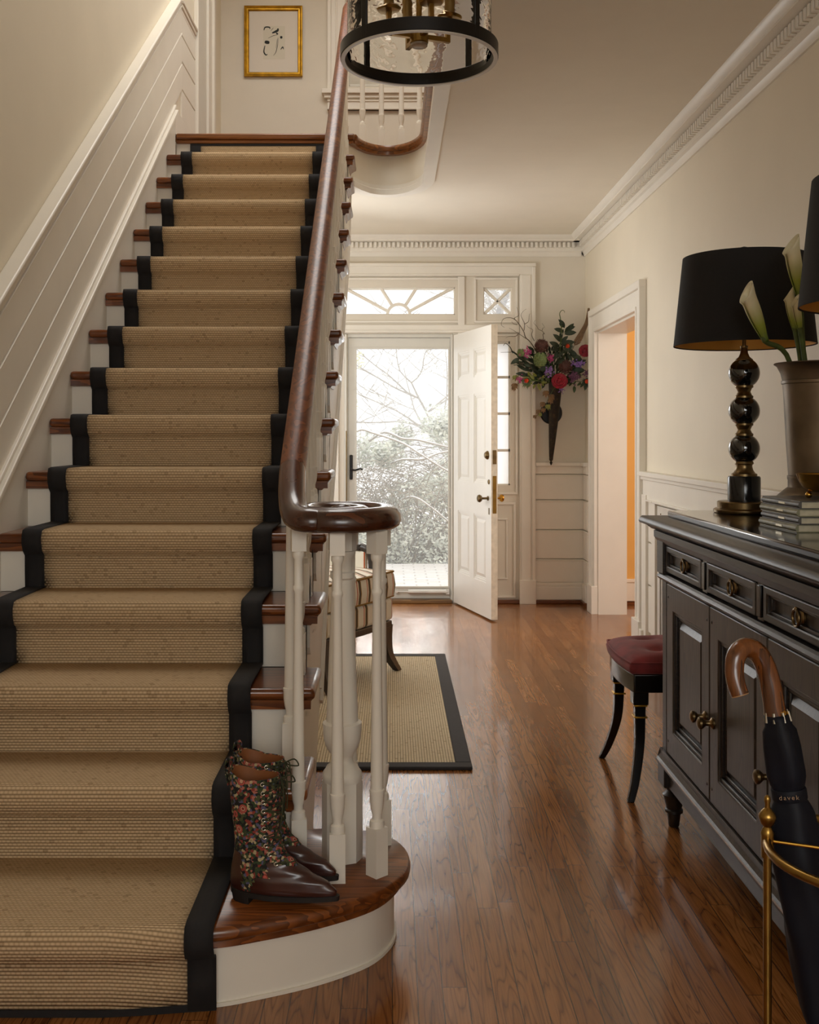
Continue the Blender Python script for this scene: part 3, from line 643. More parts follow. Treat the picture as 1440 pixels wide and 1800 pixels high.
b = MB(); b.tube([(0.12, YS-0.03, 0.083), (0.415, YS-0.03, 0.083)], 0.016, 12); b.tube([(0.03, YS-0.03, 0.083), (0.12, YS-0.03, 0.083)], 0.005, 8); b.box(0.02, 0.04, YS-0.04, YS, 0.075, 0.091); b.box(0.405, 0.43, YS-0.04, YS, 0.065, 0.1); b.build('door_closer', 'steel', door2)
b = MB(); b.wall('Y', YS-0.02, YS+0.06, -0.364, 0.458, 0.0, 2.034, [(-0.337, 0.440, -1, 2.008)]); b.box(-0.364, -0.345, YB-0.002, YS, 0, 2.03); b.box(0.448, 0.458, YB-0.002, YS, 0, 2.03); b.build('trim_storm_frame', 'storm', kind=ST, smooth=False, bevel=0.003)
b = MB(); b.box(-0.345, 0.448, YB-0.03, YS+0.05, 0.0, 0.026); b.build('trim_threshold', 'threshold', kind=ST, smooth=False, bevel=0.006)
b = MB(); b.box(-0.352, -0.344, YB-0.006, YB+0.02, 0.72, 1.30); b.build('trim_strike_plate', 'bronze', kind=ST, smooth=False)

Wd = 0.805; dr_ang = math.atan2(7.146-7.925, 0.672-0.462)
door1 = bpy.data.objects.new('door_1', None); C.objects.link(door1); door1.location = (0.462, 7.925, 0); door1.rotation_euler = (0, 0, dr_ang); door1['kind'] = ST
door1['label'] = 'white six panel wooden front door swung open into the hall'
cols = [(0.10, 0.355), (0.45, 0.70)]; rows = [(0.25, 0.71), (0.93, 1.56), (1.68, 1.88)]
ph = [(c0, c1, z0_, z1_) for c0, c1 in cols for z0_, z1_ in rows]
MB().wall('Y', 0.0, 0.045, 0.0, Wd-0.001, 0.012, 2.02, ph).build('slab', 'door', door1, smooth=False)
for c0, c1, z0_, z1_ in ph:
    b = MB(); b.box(c0-0.002, c1+0.002, 0.013, 0.032, z0_-0.002, z1_+0.002)
    for q0, q1, d in ((0.0, 0.014, 0.004), (0.014, 0.026, 0.009)):
        b.box(c0+q0, c1-q0, d, d+0.03, z0_+q0, z0_+q1); b.box(c0+q0, c1-q0, d, d+0.03, z1_-q1, z1_-q0); b.box(c0+q0, c0+q1, d, d+0.03, z0_+q1, z1_-q1); b.box(c1-q1, c1-q0, d, d+0.03, z0_+q1, z1_-q1)
    if z1_-z0_ > 0.12:
        i_ = 0.052; m = 0.022
        b.loft([[(c0+i_-m, 0.0135, z0_+i_-m), (c1-i_+m, 0.0135, z0_+i_-m), (c1-i_+m, 0.0135, z1_-i_+m), (c0+i_-m, 0.0135, z1_-i_+m)], [(c0+i_, 0.006, z0_+i_), (c1-i_, 0.006, z0_+i_), (c1-i_, 0.006, z1_-i_), (c0+i_, 0.006, z1_-i_)]], True, True)
    b.build('raised_panel', 'door', door1, smooth=False)
MB().box(Wd-0.001, Wd+0.001, 0.0, 0.045, 0.012, 2.02).build('worn_edge', 'door_worn', door1, smooth=False)
ry = Matrix.Rotation(PI/2, 3, 'X')
b = MB(); b.lathe([(0.030, 0.0), (0.030, 0.006), (0.018, 0.022), (0.010, 0.024)], 20, (Wd-0.07, 0.0, 1.13), rot=ry); b.build('deadbolt', 'bronze', door1)
b = MB(); b.lathe([(0.017, 0.0), (0.017, 0.004), (0.010, 0.008)], 16, (Wd-0.045, 0.0, 0.948), rot=ry); b.build('lock_cylinder', 'bronze', door1)
b = MB(); b.lathe([(0.016, 0), (0.016, 0.006), (0.008, 0.010), (0.008, 0.045), (0.020, 0.050), (0.027, 0.062), (0.024, 0.074), (0.012, 0.08)], 20, (Wd-0.06, 0.0, 0.835), rot=ry); b.build('door_knob', 'bronze', door1)
b = MB(); b.box(Wd-0.052, Wd-0.034, -0.003, 0.0, 0.725, 0.77); b.build('keyhole', 'bronze', door1, smooth=False, bevel=0.002)
ry2 = Matrix.Rotation(-PI/2, 3, 'X')
b = MB(); b.lathe([(0.016, 0), (0.016, 0.006), (0.008, 0.010), (0.008, 0.035), (0.020, 0.040), (0.027, 0.052), (0.024, 0.062), (0.012, 0.066)], 20, (Wd-0.06, 0.045, 0.835), rot=ry2); b.build('door_knob', 'brass_bright', door1)
b = MB(); b.lathe([(0.024, 0.0), (0.024, 0.008), (0.012, 0.018)], 18, (Wd-0.06, 0.045, 1.13), rot=ry2); b.build('deadbolt', 'bronze', door1)
b = MB(); b.box(Wd, Wd+0.003, 0.010, 0.036, 1.07, 1.165); b.box(Wd, Wd+0.005, 0.016, 0.03, 1.10, 1.13); b.build('latch_plate', 'bronze', door1, smooth=False)
b = MB(); b.box(Wd, Wd+0.003, 0.010, 0.036, 0.735, 0.99); b.build('mortise_plate', 'brass', door1, smooth=False)

# ------------------------------------------------------------------ staircase
stair = thing('staircase', 'white painted staircase with oak treads and curved mahogany handrail climbing along the left wall', 'staircase')
SX1 = -0.258; NX = -0.213                                    # face of the open stringer
for k in range(1, 15):
    yk, zk = NY(k), (16-k)*h_
    b = MB(); b.box(XL+0.022, NX, yk, yk+r_+0.03, zk-0.032, zk); b.build('tread', 'tread', stair, bevel=0.012, seg=3)
    b = MB(); b.prism([(SX1-0.01, zk-0.032), (NX-0.008, zk-0.032), (NX-0.014, zk-0.042), (NX-0.026, zk-0.050), (NX-0.032, zk-0.064), (SX1-0.01, zk-0.064)], 'XZ', yk+0.022, yk+r_-0.01)
    b.build('return_moulding', 'tread', stair, smooth=False)
    b = MB(); b.prism([(yk+0.034, zk-0.033), (yk+0.030, zk-0.046), (yk+0.018, zk-0.058), (yk+0.012, zk-0.058), (yk+0.012, zk-0.033)], 'YZ', XL+0.022, NX-0.012); b.build('scotia', 'tread', stair)
for k in range(0, 15):
    yk, zk = NY(k), (16-k)*h_
    b = MB(); b.box(XL+0.022, SX1-0.001, yk+0.032, yk+0.05, zk-h_, zk-0.033); b.build('riser', 'paint', stair, smooth=False)
# landing nosing
b = MB(); b.box(XL+0.022, -0.222, NY(0), NY(0)+0.12, Z2-0.034, Z2+0.001); b.build('landing_nosing', 'nosing', stair, bevel=0.012, seg=3)
b = MB(); b.box(XL+0.022, -0.23, NY(0)+0.014, NY(0)+0.04, Z2-0.056, Z2-0.034); b.build('scotia', 'nosing', stair, bevel=0.006)
# curtail (bullnose) first step
cur = [(-0.40, 2.290), (-0.289, 2.326), (-0.15, 2.392), (-0.03, 2.482), (0.030, 2.585), (0.046, 2.68), (0.030, 2.775), (-0.02, 2.845), (-0.10, 2.885), (-0.20, 2.89)]
out = [(-0.857, 2.262), (-0.62, 2.262)]
edge = [(XL+0.022, 2.262)]+[tuple(p[:2]) for p in sp_pts([(x, y, 0) for x, y in out+cur], 5)]+[(SX1, 2.87), (SX1, 2.70), (XL+0.022, 2.70)]
def inset(pts, d):
    n = len(pts); res = []
    for i, (x, y) in enumerate(pts):
        ax, ay = pts[i-1]; bx, by = pts[(i+1) % n]
        t1 = Vector((x-ax, y-ay)).normalized(); t2 = Vector((bx-x, by-y)).normalized(); nn = Vector((-(t1+t2).y, (t1+t2).x))
        nn = nn.normalized() if nn.length > 1e-6 else Vector((0, 0)); res.append((x+nn.x*d, y+nn.y*d))
    return res
main_edge = edge[:-3]
def ring_edge(d):
    e = inset(edge, d); return [(XL+0.022, e[0][1])]+e[1:-3]+[(-0.236, 2.70), (-0.30, 2.70), (XL+0.022, 2.70)]
b = MB(); rg = []
for d, z in ((0.010, 0.158), (0.002, 0.163), (0.0, 0.172), (0.002, 0.182), (0.009, 0.190)):
    e = inset(edge, d); e = [(XL+0.022, e[0][1])]+e[1:-3]+edge[-3:]
    rg.append([(x, y, z) for x, y in e])
b.loft(rg, True, False)
for ring, z in ((rg[0], 0.158), (rg[-1], 0.190)):
    f = b.bm.faces.new([b.bm.verts.new(p) for p in ring]); bmesh.ops.triangulate(b.bm, faces=[f])
bmesh.ops.remove_doubles(b.bm, verts=b.bm.verts, dist=1e-5)
b.build('curtail_tread', 'tread', stair, ang=50)
e1 = inset(edge, 0.022); e1 = [(XL+0.022, e1[0][1])]+e1[1:-3]+edge[-3:]
b = MB(); b.prism(e1, 'XY', 0.138, 0.157); b.build('scotia', 'tread', stair, ang=50)
e2 = inset(edge, 0.042); e2 = [(XL+0.022, e2[0][1])]+e2[1:-3]+edge[-3:]
b = MB(); b.prism(e2, 'XY', 0.001, 0.140); b.build('curtail_riser', 'paint', stair, ang=50)
e3 = inset(edge, 0.036); e3 = [(XL+0.022, e3[0][1])]+e3[1:-3]+edge[-3:]
b = MB(); b.prism(e3, 'XY', 0.0005, 0.009); b.build('caulk_line', 'paint_matte', stair, ang=50)
# open stringer with sawtooth top and sloping soffit
sof = [(6.36, 2.755), (6.21, 2.44), (5.97, 2.187), (4.546, 1.090), (4.187, 0.84), (3.729, 0.31), (3.43, 0.002)]
top = []
for k in range(15, 0, -1):
    zk = (16-k)*h_
    if k == 15: top += [(2.72, 0.002), (2.72, 0.158)]
    else: top += [(NY(k)+0.034, zk-h_), (NY(k)+0.034, zk-0.034)]
top += [(NY(0)+0.034, 15*h_), (NY(0)+0.034, Z2-0.036), (6.36, Z2-0.036)]
b = MB(); b.prism(top+sof, 'YZ', SX1-0.03, SX1); b.build('stringer', 'paint', stair, smooth=False)
b = MB()
b.sweep([(SX1+0.006, y, z+0.012) for y, z in sof[:-1]], [(-0.006, -0.012), (0.006, -0.012), (0.006, 0.012), (-0.006, 0.012)])
b.sweep([(SX1+0.004, y, z+0.06) for y, z in sof[:-1]], [(-0.004, -0.005), (0.004, -0.005), (0.004, 0.005), (-0.004, 0.005)])
b.build('stringer_bead', 'paint', stair, smooth=False)
b = MB(); b.loft([[(XL+0.001, y, z), (SX1-0.031, y, z), (SX1-0.031, y, z+0.02), (XL+0.001, y, z+0.02)] for y, z in sof]); b.build('soffit', 'paint_matte', stair, smooth=False)
# scroll brackets under the tread ends
for k in range(1, 15):
    yk, zk = NY(k)+0.036, (16-k)*h_-0.064
    p = [(0, 0), (0.205, 0), (0.205, -0.018), (0.185, -0.040), (0.150, -0.046), (0.120, -0.036), (0.100, -0.050), (0.075, -0.085), (0.045, -0.100), (0.018, -0.092), (0.0, -0.070)]
    b = MB(); b.prism([(yk+a, zk+c) for a, c in p], 'YZ', SX1, SX1+0.009); b.build('bracket', 'paint', stair, smooth=False, bevel=0.002)

# balusters
def baluster(b, x, y, z0, z1, s=1.0, rot=0.0, topblock=True):
    H = z1-z0; q = 0.0195*s; R = Matrix.Rotation(rot, 3, 'Z')
    def sq(za, zb, hw):
        b.loft([[Vector((x, y, z))+R @ Vector((sx*hw, sy*hw, 0)) for sx, sy in ((-1, -1), (1, -1), (1, 1), (-1, 1))] for z in (za, zb)])
    bb = 0.118
    sq(z0, z0+bb, q)
    pr = [(q*0.95, bb), (q*0.98, bb+0.008), (q*0.9, bb+0.016), (q*0.62, bb+0.020), (q*0.6, bb+0.030), (q*0.8, bb+0.045), (q*0.92, bb+0.062), (q*0.95, bb+0.082), (q*1.0, bb+0.086), (q*0.98, bb+0.092), (q*0.83, bb+0.094),
          (q*0.80, bb+0.14), (q*0.54, H-0.165), (q*0.72, H-0.158), (q*0.72, H-0.150), (q*0.56, H-0.146), (q*0.58, H-0.082), (q*0.8, H-0.074), (q*0.8, H-0.064), (q*0.7, H-0.060)]
    b.lathe(pr, 16, (x, y, z0))
    if topblock: sq(z0+H-0.061, z0+H, q*0.95)
    else: b.lathe([(q*0.6, H-0.061), (q*0.6, H)], 12, (x, y, z0))
RX = -0.260; RC = 0.72
for k in range(1, 15):
    for j in range(2):
        y = NY(k)+0.062+j*0.127; z0_ = (16-k)*h_
        zt = nz(y)+RC-0.026
        if y < 2.70: continue
        b = MB(); baluster(b, RX-0.014, y, z0_, zt); b.build('baluster', 'paint', stair, ang=42)
ZV = 1.060
# newel and volute balusters
b = MB(); nxy = (-0.128, 2.685)
b.lathe([(0.052, 0.19), (0.052, 0.388)], 8, (*nxy, 0), rot=None)
b.build('newel_base', 'paint', stair, smooth=False)
b = MB()
b.lathe([(0.050, 0.388), (0.051, 0.396), (0.050, 0.408), (0.044, 0.416), (0.040, 0.424), (0.030, 0.432), (0.026, 0.445), (0.029, 0.455), (0.040, 0.470), (0.048, 0.495), (0.050, 0.525), (0.050, 0.535), (0.041, 0.540), (0.0395, 0.58), (0.026, 0.90), (0.031, 0.905), (0.031, 0.918), (0.026, 0.922), (0.026, 0.955), (0.034, 0.965), (0.034, 0.972), (0.027, 0.974)], 28, (*nxy, 0))
b.build('newel_post', 'paint', stair, ang=42)
b = MB(); b.lathe([(0.036, 0.974), (0.036, ZV-0.02)], 8, (*nxy, 0)); b.build('newel_cap', 'paint', stair, smooth=False)
for i, (x, y, ro) in enumerate(((-0.236, 2.64, 0.2), (-0.133, 2.545, 0.05), (-0.038, 2.578, 0.75), (-0.028, 2.775, 0.4), (-0.11, 2.80, 0.1))):
    b = MB(); baluster(b, x, y, 0.19, ZV-0.022, 0.98, ro); b.build('baluster', 'paint', stair, ang=42)
# handrail
prof = [(-0.0345, -0.008), (-0.0325, 0.008), (-0.024, 0.022), (-0.009, 0.030), (0.009, 0.030), (0.024, 0.022), (0.0325, 0.008), (0.0345, -0.008), (0.030, -0.019), (0.020, -0.026), (0.0, -0.027), (-0.020, -0.026), (-0.030, -0.019)]
yj = 2.74
rail_pts = [(RX, y, nz(y)+RC) for y in (yj, 3.2, 3.8, 4.6, 5.4, 6.0, 6.2)]+[(RX, 6.32, nz(6.2)+RC+0.06), (RX, 6.44, nz(6.2)+RC+0.085), (RX, 6.6, nz(6.2)+RC+0.09)]
b = MB(); b.sweep(rail_pts, prof); b.build('handrail', 'rail', stair, ang=60)
vp = [(RX, yj, nz(yj)+RC), (RX+0.004, 2.68, nz(2.68)+RC), (RX+0.012, 2.625, nz(2.625)+RC+0.002), (RX+0.022, 2.582, ZV+0.014), (RX+0.036, 2.552, ZV+0.005), (RX+0.058, 2.530, ZV+0.001)]
c0 = Vector((-0.128, 2.665)); a0 = math.radians(245); turns = 1.62*2*PI; N_ = 40
for i in range(N_+1):
    s_ = i/N_; a = a0+turns*s_; k_ = max(0.0, (s_-0.42)/0.58); rr = 1-0.80*k_**0.8
    vp.append((c0.x+0.116*rr*math.cos(a), c0.y+0.145*rr*math.sin(a), ZV))
b = MB(); b.sweep(sp_pts(vp, 3), prof); b.lathe([(0.03, -0.027), (0.034, -0.01), (0.034, 0.01), (0.026, 0.027), (0.01, 0.033)], 20, (c0.x, c0.y, ZV)); b.build('volute', 'volute', stair, ang=60)

# landing balustrade along the curved well edge
lb = thing('landing_balustrade', 'white upstairs balustrade with oak nosing round the curved end of the stairwell', 'balustrade')
nose = [(x-0.016 if i < 6 else c0x, y) for i, ((x, y), c0x) in enumerate(zip(well, [p[0] for p in well]))]
npts = [(0.184, 2.2, Z2-0.017), (0.184, 4.0, Z2-0.017), (0.184, 5.4, Z2-0.017), (0.184, 6.02, Z2-0.017)]+[(-0.03+0.214*math.cos(a), 6.10+0.36*math.sin(a), Z2-0.017) for a in [PI*i/24 for i in range(0, 21)]]+[(-0.228, 6.21, Z2-0.017)]
b = MB(); b.sweep(npts, [(-0.016, -0.017), (-0.022, -0.006), (-0.022, 0.008), (-0.014, 0.018), (0.04, 0.018), (0.04, -0.017)]); b.sweep([(x, y, z-0.026) for x, y, z in npts], [(-0.006, -0.010), (-0.010, 0.009), (0.03, 0.009), (0.03, -0.010)])
b.build('nosing', 'nosing', lb, ang=50)
bp = [(-0.183, 6.42), (-0.068, 6.52), (0.055, 6.51), (0.165, 6.40), (0.225, 6.22), (0.225, 6.06), (0.225, 5.90)]
for x, y in bp:
    b = MB(); baluster(b, x, y, Z2, Z2+0.92); b.build('baluster', 'paint', lb, ang=42)
b = MB(); b.sweep(sp_pts([(RX, 6.6, Z2+0.94)]+[(x, y, Z2+0.94) for x, y in [(-0.183, 6.52)]+bp[1:]]+[(0.225, 4.5, Z2+0.94), (0.225, 3.2, Z2+0.94)], 4), prof); b.build('handrail', 'rail', lb, ang=60)

# ------------------------------------------------------------------ stair runner
run = thing('stair_runner', 'tan sisal stair runner with wide black border covering the treads', 'stair runner')
XA, XB, BW = -1.190, -0.388, 0.062
def front15(x): return lerp_tab([(-1.3, 2.262), (-0.62, 2.262), (-0.40, 2.288), (-0.28, 2.33)], x)[0]
def runner_profile(x, lift):
    P = []
    for k in range(15, -1, -1):
        yn = NY(k) if k < 15 else front15(x); zt = (16-k)*h_; zb = zt-h_
        yr = yn+(0.030 if k < 15 else 0.040); L = lift
        P += [(yr-L, zb+(L if k < 15 else 0.004)), (yr-L-0.001, zb+0.07), (yr-L-0.002, zt-0.070), (yr-L-0.010, zt-0.062), (yn+0.000, zt-0.054)]
        if k == 0: P = P[:-2]; break
        P += [(yn-L, zt-0.034), (yn-L-0.003, zt-0.020), (yn-L-0.001, zt-0.006), (yn-L+0.006, zt+L*0.7), (yn+0.018, zt+L)]
        yb = NY(k-1)+0.030
        P += [(yn+0.10, zt+L), (yb-L-0.006, zt+L)]
    return P
def runner_strip(name, mat, x0, x1, nx, lift, th):
    b = MB(); uvl = b.bm.loops.layers.uv.new('UVMap'); xs = [x0+(x1-x0)*i/nx for i in range(nx+1)]
    cols_ = []
    for x in xs:
        P = runner_profile(x, lift); acc = 0.0; col = []
        for i, p in enumerate(P):
            if i: acc += math.dist(p, P[i-1])
            col.append((b.bm.verts.new((x, p[0], p[1])), x, acc))
        cols_.append([(v, xx, 12.0-acc+a_) for v, xx, a_ in col])
    for A, B in zip(cols_, cols_[1:]):
        for i in range(len(A)-1):
            q = [A[i], B[i], B[i+1], A[i+1]]; f = b.bm.faces.new([v[0] for v in q])
            for lp, v in zip(f.loops, q): lp[uvl].uv = (v[1], v[2])
    o = b.build(name, mat, run, ang=80)
    m = o.modifiers.new('solid', 'SOLIDIFY'); m.thickness = th; m.offset = -1 
    return o
runner_strip('field', 'sisal', XA+BW-0.004, XB-BW+0.004, 12, 0.008, 0.005)
runner_strip('border', 'border', XA, XA+BW, 3, 0.0105, 0.006)
runner_strip('border', 'border', XB-BW, XB, 3, 0.0105, 0.006)
b = MB()
pts = [(x, front15(x)+0.040-0.011, 0.009) for x in [XA+(XB-XA)*i/10 for i in range(11)]]
b.sweep(pts, [(-0.004, -0.008), (0.004, -0.008), (0.004, 0.008), (-0.004, 0.008)])
b.build('end_binding', 'border', run)
b = MB(); b.box(XA, XB, NY(0)+0.014, NY(0)+0.028, Z2-0.072, Z2-0.058); b.build('end_binding', 'border', run)

# ------------------------------------------------------------------ area rug
rug = thing('area_rug', 'flat sisal hall rug with charcoal border lying in front of the striped armchair', 'rug', (0, 0, 0))
x0, x1, y0, y1 = -1.05, 0.303, 3.975, 6.04
MB().box(x0+0.06, x1-0.06, y0+0.06, y1-0.06, 0.001, 0.011).build('field', 'sisal_rug', rug, smooth=False)
b = MB(); b.wall_ = None
for a in ((x0, x1, y0, y0+0.062), (x0, x1, y1-0.062, y1), (x0, x0+0.062, y0+0.062, y1-0.062), (x1-0.062, x1, y0+0.062, y1-0.062)):
    q = MB(); q.box(a[0], a[1], a[2], a[3], 0.0005, 0.014); q.build('border', 'rug_border', rug, bevel=0.004)
b.bm.free()

# ------------------------------------------------------------------ striped armchair
mid = Vector((-0.16, 5.36)); f_ = Vector((0.86, -0.5)).normalized(); rt = mid-f_*0.30
ch = thing('armchair', 'low armchair in cream, gold and brown striped fabric standing on the sisal rug', 'armchair', (rt.x, rt.y, 0.014), math.atan2(f_.y, f_.x))
W2 = 0.335
b = MB(); b.box(-0.30, 0.295, -W2+0.01, W2-0.01, 0.225, 0.262); b.build('seat_rail', 'black_walnut' if 'black_walnut' in M else 'ebony_door', ch, bevel=0.006)
b = MB(); b.box(-0.30, 0.298, -W2, W2, 0.262, 0.385); b.build('seat_base', 'stripe', ch, bevel=0.022, seg=3)
b = MB()
ringz = [(0.385, 0.97), (0.395, 1.0), (0.45, 1.02), (0.505, 1.0), (0.525, 0.975)]
rgs = []
for z, s_ in ringz: rgs.append([(-0.28, -W2*s_, z), (-0.1, -W2*s_*1.01, z), (0.30*s_, -W2*s_, z), (0.315*s_, 0, z), (0.30*s_, W2*s_, z), (-0.1, W2*s_*1.01, z), (-0.28, W2*s_, z)])
b.loft(rgs, True, False)
n_ = 10
gr = [[b.bm.verts.new((-0.28+0.573*i/n_, (-1+2*j/n_)*W2*0.975, 0.525+0.035*math.sin(PI*i/n_)**0.6*math.sin(PI*j/n_)**0.6)) for j in range(n_+1)] for i in range(n_+1)]
for i in range(n_):
    for j in range(n_): b.face([gr[i][j], gr[i+1][j], gr[i+1][j+1], gr[i][j+1]])
b.build('seat_cushion', 'stripe', ch, ang=50)
b = MB()
for z in (0.392, 0.522): b.tube([(-0.27, -W2, z), (0.296, -W2, z), (0.312, 0, z), (0.296, W2, z), (-0.27, W2, z)], 0.006, 6)
b.build('piping', 'gold_piping', ch)
for sy in (-1, 1):
    b = MB(); P = sp_pts([(0.256, sy*(W2-0.040), 0.24), (0.262, sy*(W2-0.039), 0.17), (0.280, sy*(W2-0.034), 0.085), (0.330, sy*(W2-0.016), 0.0)], 5)
    b.loft([[(p.x-w_*0.5, p.y-w_*0.5, p.z), (p.x+w_*0.5, p.y-w_*0.5, p.z), (p.x+w_*0.5, p.y+w_*0.5, p.z), (p.x-w_*0.5, p.y+w_*0.5, p.z)] for p, w_ in zip(P, [0.078-0.044*i/(len(P)-1) for i in range(len(P))])])
    b.build('leg', 'ebony_door', ch, ang=50)
    b = MB(); P = sp_pts([(-0.272, sy*(W2-0.035), 0.24), (-0.285, sy*(W2-0.035), 0.12), (-0.33, sy*(W2-0.03), 0.002)], 4)
    b.loft([[(p.x-0.018, p.y-0.018, p.z), (p.x+0.018, p.y-0.018, p.z), (p.x+0.018, p.y+0.018, p.z), (p.x-0.018, p.y+0.018, p.z)] for p in P]); b.build('leg', 'ebony_door', ch, ang=50)
    b = MB(); arm = sp_pts([(-0.30, sy*0.31, 0.70), (-0.08, sy*0.325, 0.66), (0.10, sy*0.325, 0.642), (0.160, sy*0.325, 0.605), (0.168, sy*0.325, 0.48), (0.155, sy*0.325, 0.27)], 5)
    b.sweep([p for p in arm[:11]], [(-0.022, -0.018), (0.022, -0.018), (0.022, 0.016), (0.0, 0.022), (-0.022, 0.016)])
    b.tube(arm[10:], 0.022, 8); b.build('arm', 'ebony_door', ch, ang=50)
    b = MB(); b.box(-0.30, 0.135, sy*0.325-0.016, sy*0.325+0.016, 0.385, 0.625); b.build('arm_panel', 'stripe_side', ch, bevel=0.01)
b = MB(); b.loft([[(-0.30-0.06*s_, -0.31, 0.40+0.45*s_), (-0.23-0.06*s_, -0.31, 0.40+0.45*s_), (-0.21-0.06*s_, 0.0, 0.40+0.47*s_), (-0.23-0.06*s_, 0.31, 0.40+0.45*s_), (-0.30-0.06*s_, 0.31, 0.40+0.45*s_)] for s_ in (0, 0.33, 0.66, 1)]); b.build('backrest', 'stripe', ch, bevel=0.015)
b = MB(); b.tube(sp_pts([(-0.29, -0.325, 0.26), (-0.32, -0.325, 0.55), (-0.355, -0.32, 0.84), (-0.35, -0.2, 0.885), (-0.345, 0, 0.90), (-0.35, 0.2, 0.885), (-0.355, 0.32, 0.84), (-0.32, 0.325, 0.55), (-0.29, 0.325, 0.26)], 5), 0.022, 8); b.build('back_frame', 'ebony_door', ch)

# ------------------------------------------------------------------ boots on the first step
def boot(name, label, x, y, z, rz):
    bt = thing(name, label, 'boot', (x, y, z), rz, 'pair of tapestry boots on the bottom step')
    tab = [  # z, heel x, toe x, half width, centre pull
        (0.030, -0.060, 0.195, 0.036), (0.042, -0.063, 0.196, 0.040), (0.058, -0.062, 0.178, 0.040), (0.075, -0.060, 0.135, 0.037), (0.095, -0.056, 0.098, 0.034), (0.115, -0.052, 0.074, 0.034),
        (0.14, -0.050, 0.060, 0.036), (0.17, -0.052, 0.056, 0.039), (0.21, -0.057, 0.057, 0.042), (0.25, -0.061, 0.058, 0.044), (0.288, -0.063, 0.056, 0.044)]
    NA, NZ = 72, 88; G = []
    for i in range(NZ+1):
        zz = 0.030+(0.288-0.030)*i/NZ; hx, tx, hw = lerp_tab(tab, zz); row = []
        for k in range(NA):
            a = 2*PI*k/NA; ca, sa = math.cos(a), math.sin(a)
            cx_ = hx+(tx-hx)*0.42; ex = (tx-cx_) if ca > 0 else (cx_-hx)
            pointy = max(0.0, min(1.0, (0.085-zz)/0.04))
            wy = hw*(abs(sa)**0.85)*(1 if sa > 0 else -1)
            if ca > 0: wy *= (1-0.42*pointy*ca)
            xx = cx_+ex*ca
            dz = 0.0
            if zz > 0.2: dz = 0.016*((zz-0.2)/0.088)*(-ca) + 0.02*((zz-0.2)/0.088)*max(0, ca)
            row.append(Vector((xx, wy, zz+dz)))
        G.append(row)
    def cls(p):
        if p.x > 0.055+0.9*(0.055-p.z)*0.6 and p.z < 0.100-(p.x-0.06)*0.2 and p.x > 0.04: return 'vamp'
        if p.z < 0.068 and p.x > -0.005+0.5*(p.z-0.03): return 'vamp'
        if p.x < -0.022-0.10*max(0, p.z-0.06) and p.z < 0.118: return 'counter'
        return 'fab'
    parts = {'vamp': MB(), 'counter': MB(), 'fab': MB()}; caches = {k: {} for k in parts}
    for i in range(NZ):
        for k in range(NA):
            j = (k+1) % NA; ids = ((i, k), (i, j), (i+1, j), (i+1, k)); cen = sum((G[a][c] for a, c in ids), Vector())/4; q = cls(cen)
            vs = []
            for a, c in ids:
                if (a, c) not in caches[q]: caches[q][(a, c)] = parts[q].bm.verts.new(G[a][c])
                vs.append(caches[q][(a, c)])
            parts[q].face(vs)
    fab = parts['fab'].build('fabric_upper', 'tapestry', bt, ang=80)
    mo = fab.modifiers.new('solid', 'SOLIDIFY'); mo.thickness = 0.003; mo.offset = -1
    parts['vamp'].build('leather_vamp', 'leather', bt, ang=80); parts['counter'].build('heel_counter', 'leather', bt, ang=80)
    b = MB(); top = G[NZ]; low = G[NZ-28]
    b.loft([[p*1.0+Vector((-0.0*p.x, -0.08*p.y, 0)) for p in low], [Vector((p.x*0.95, p.y*0.9, p.z-0.001)) for p in top]], True, False); b.build('lining', 'tan', bt, ang=80)
    b = MB()
    so = [G[0][k] for k in range(NA)]
    b.loft([[(p.x*1.03+0.001, p.y*1.10, 0.018+max(0, p.x-0.12)*0.05) for p in so], [(p.x*1.035+0.001, p.y*1.12, 0.030+max(0, p.x-0.12)*0.04) for p in so]]); b.build('sole', 'sole', bt, ang=50)
    b = MB(); hp = [p for p in so]
    b.loft([[(max(-0.058, min(-0.008, p.x))*s_, max(-0.03, min(0.03, p.y))*s_, zz) for p in so if p.x < 0.02] for zz, s_ in ((0.0, 0.94), (0.018, 1.0))]); b.build('heel', 'sole', bt, ang=50)
    # eyelets and laces down the front on both sides
    ey = MB(); lc = MB(); prev = None
    for i in range(10):
        zz = 0.100+0.178*i/9; hx, tx, hw = lerp_tab(tab, zz)
        dz = 0.016*((zz-0.2)/0.088)*(-0.8)+0.02*((zz-0.2)/0.088)*0.8 if zz > 0.2 else 0
        pr_ = []
        for sy in (-1, 1):
            cx_ = hx+(tx-hx)*0.42; a = 0.92; xx = cx_+(tx-cx_)*math.cos(a); yy = sy*hw*math.sin(a)**0.85
            nrm = Vector((math.cos(a)*0.9, sy*math.sin(a), 0.2)).normalized(); p = Vector((xx, yy, zz+dz))+nrm*0.0015
            ey.torus(p, 0.0042, 0.0016, nrm.to_track_quat('Z', 'Y').to_matrix(), 10, 5); pr_.append(p+nrm*0.002)
        mid_ = Vector((tx+0.004, 0, (pr_[0].z+pr_[1].z)/2))
        if prev is not None:
            for s_ in (0, 1): lc.tube(sp_pts([prev[s_], Vector((tx+0.006, 0, (prev[s_].z+pr_[1-s_].z)/2)), pr_[1-s_]], 3), 0.0017, 5)
        else: lc.tube(sp_pts([pr_[0], mid_, pr_[1]], 3), 0.0017, 5)
        prev = pr_
    tp = prev[0]; kx = Vector((0.062, 0, tp.z+0.004))
    lc.tube(sp_pts([tp, kx, prev[1]], 3), 0.0018, 5)
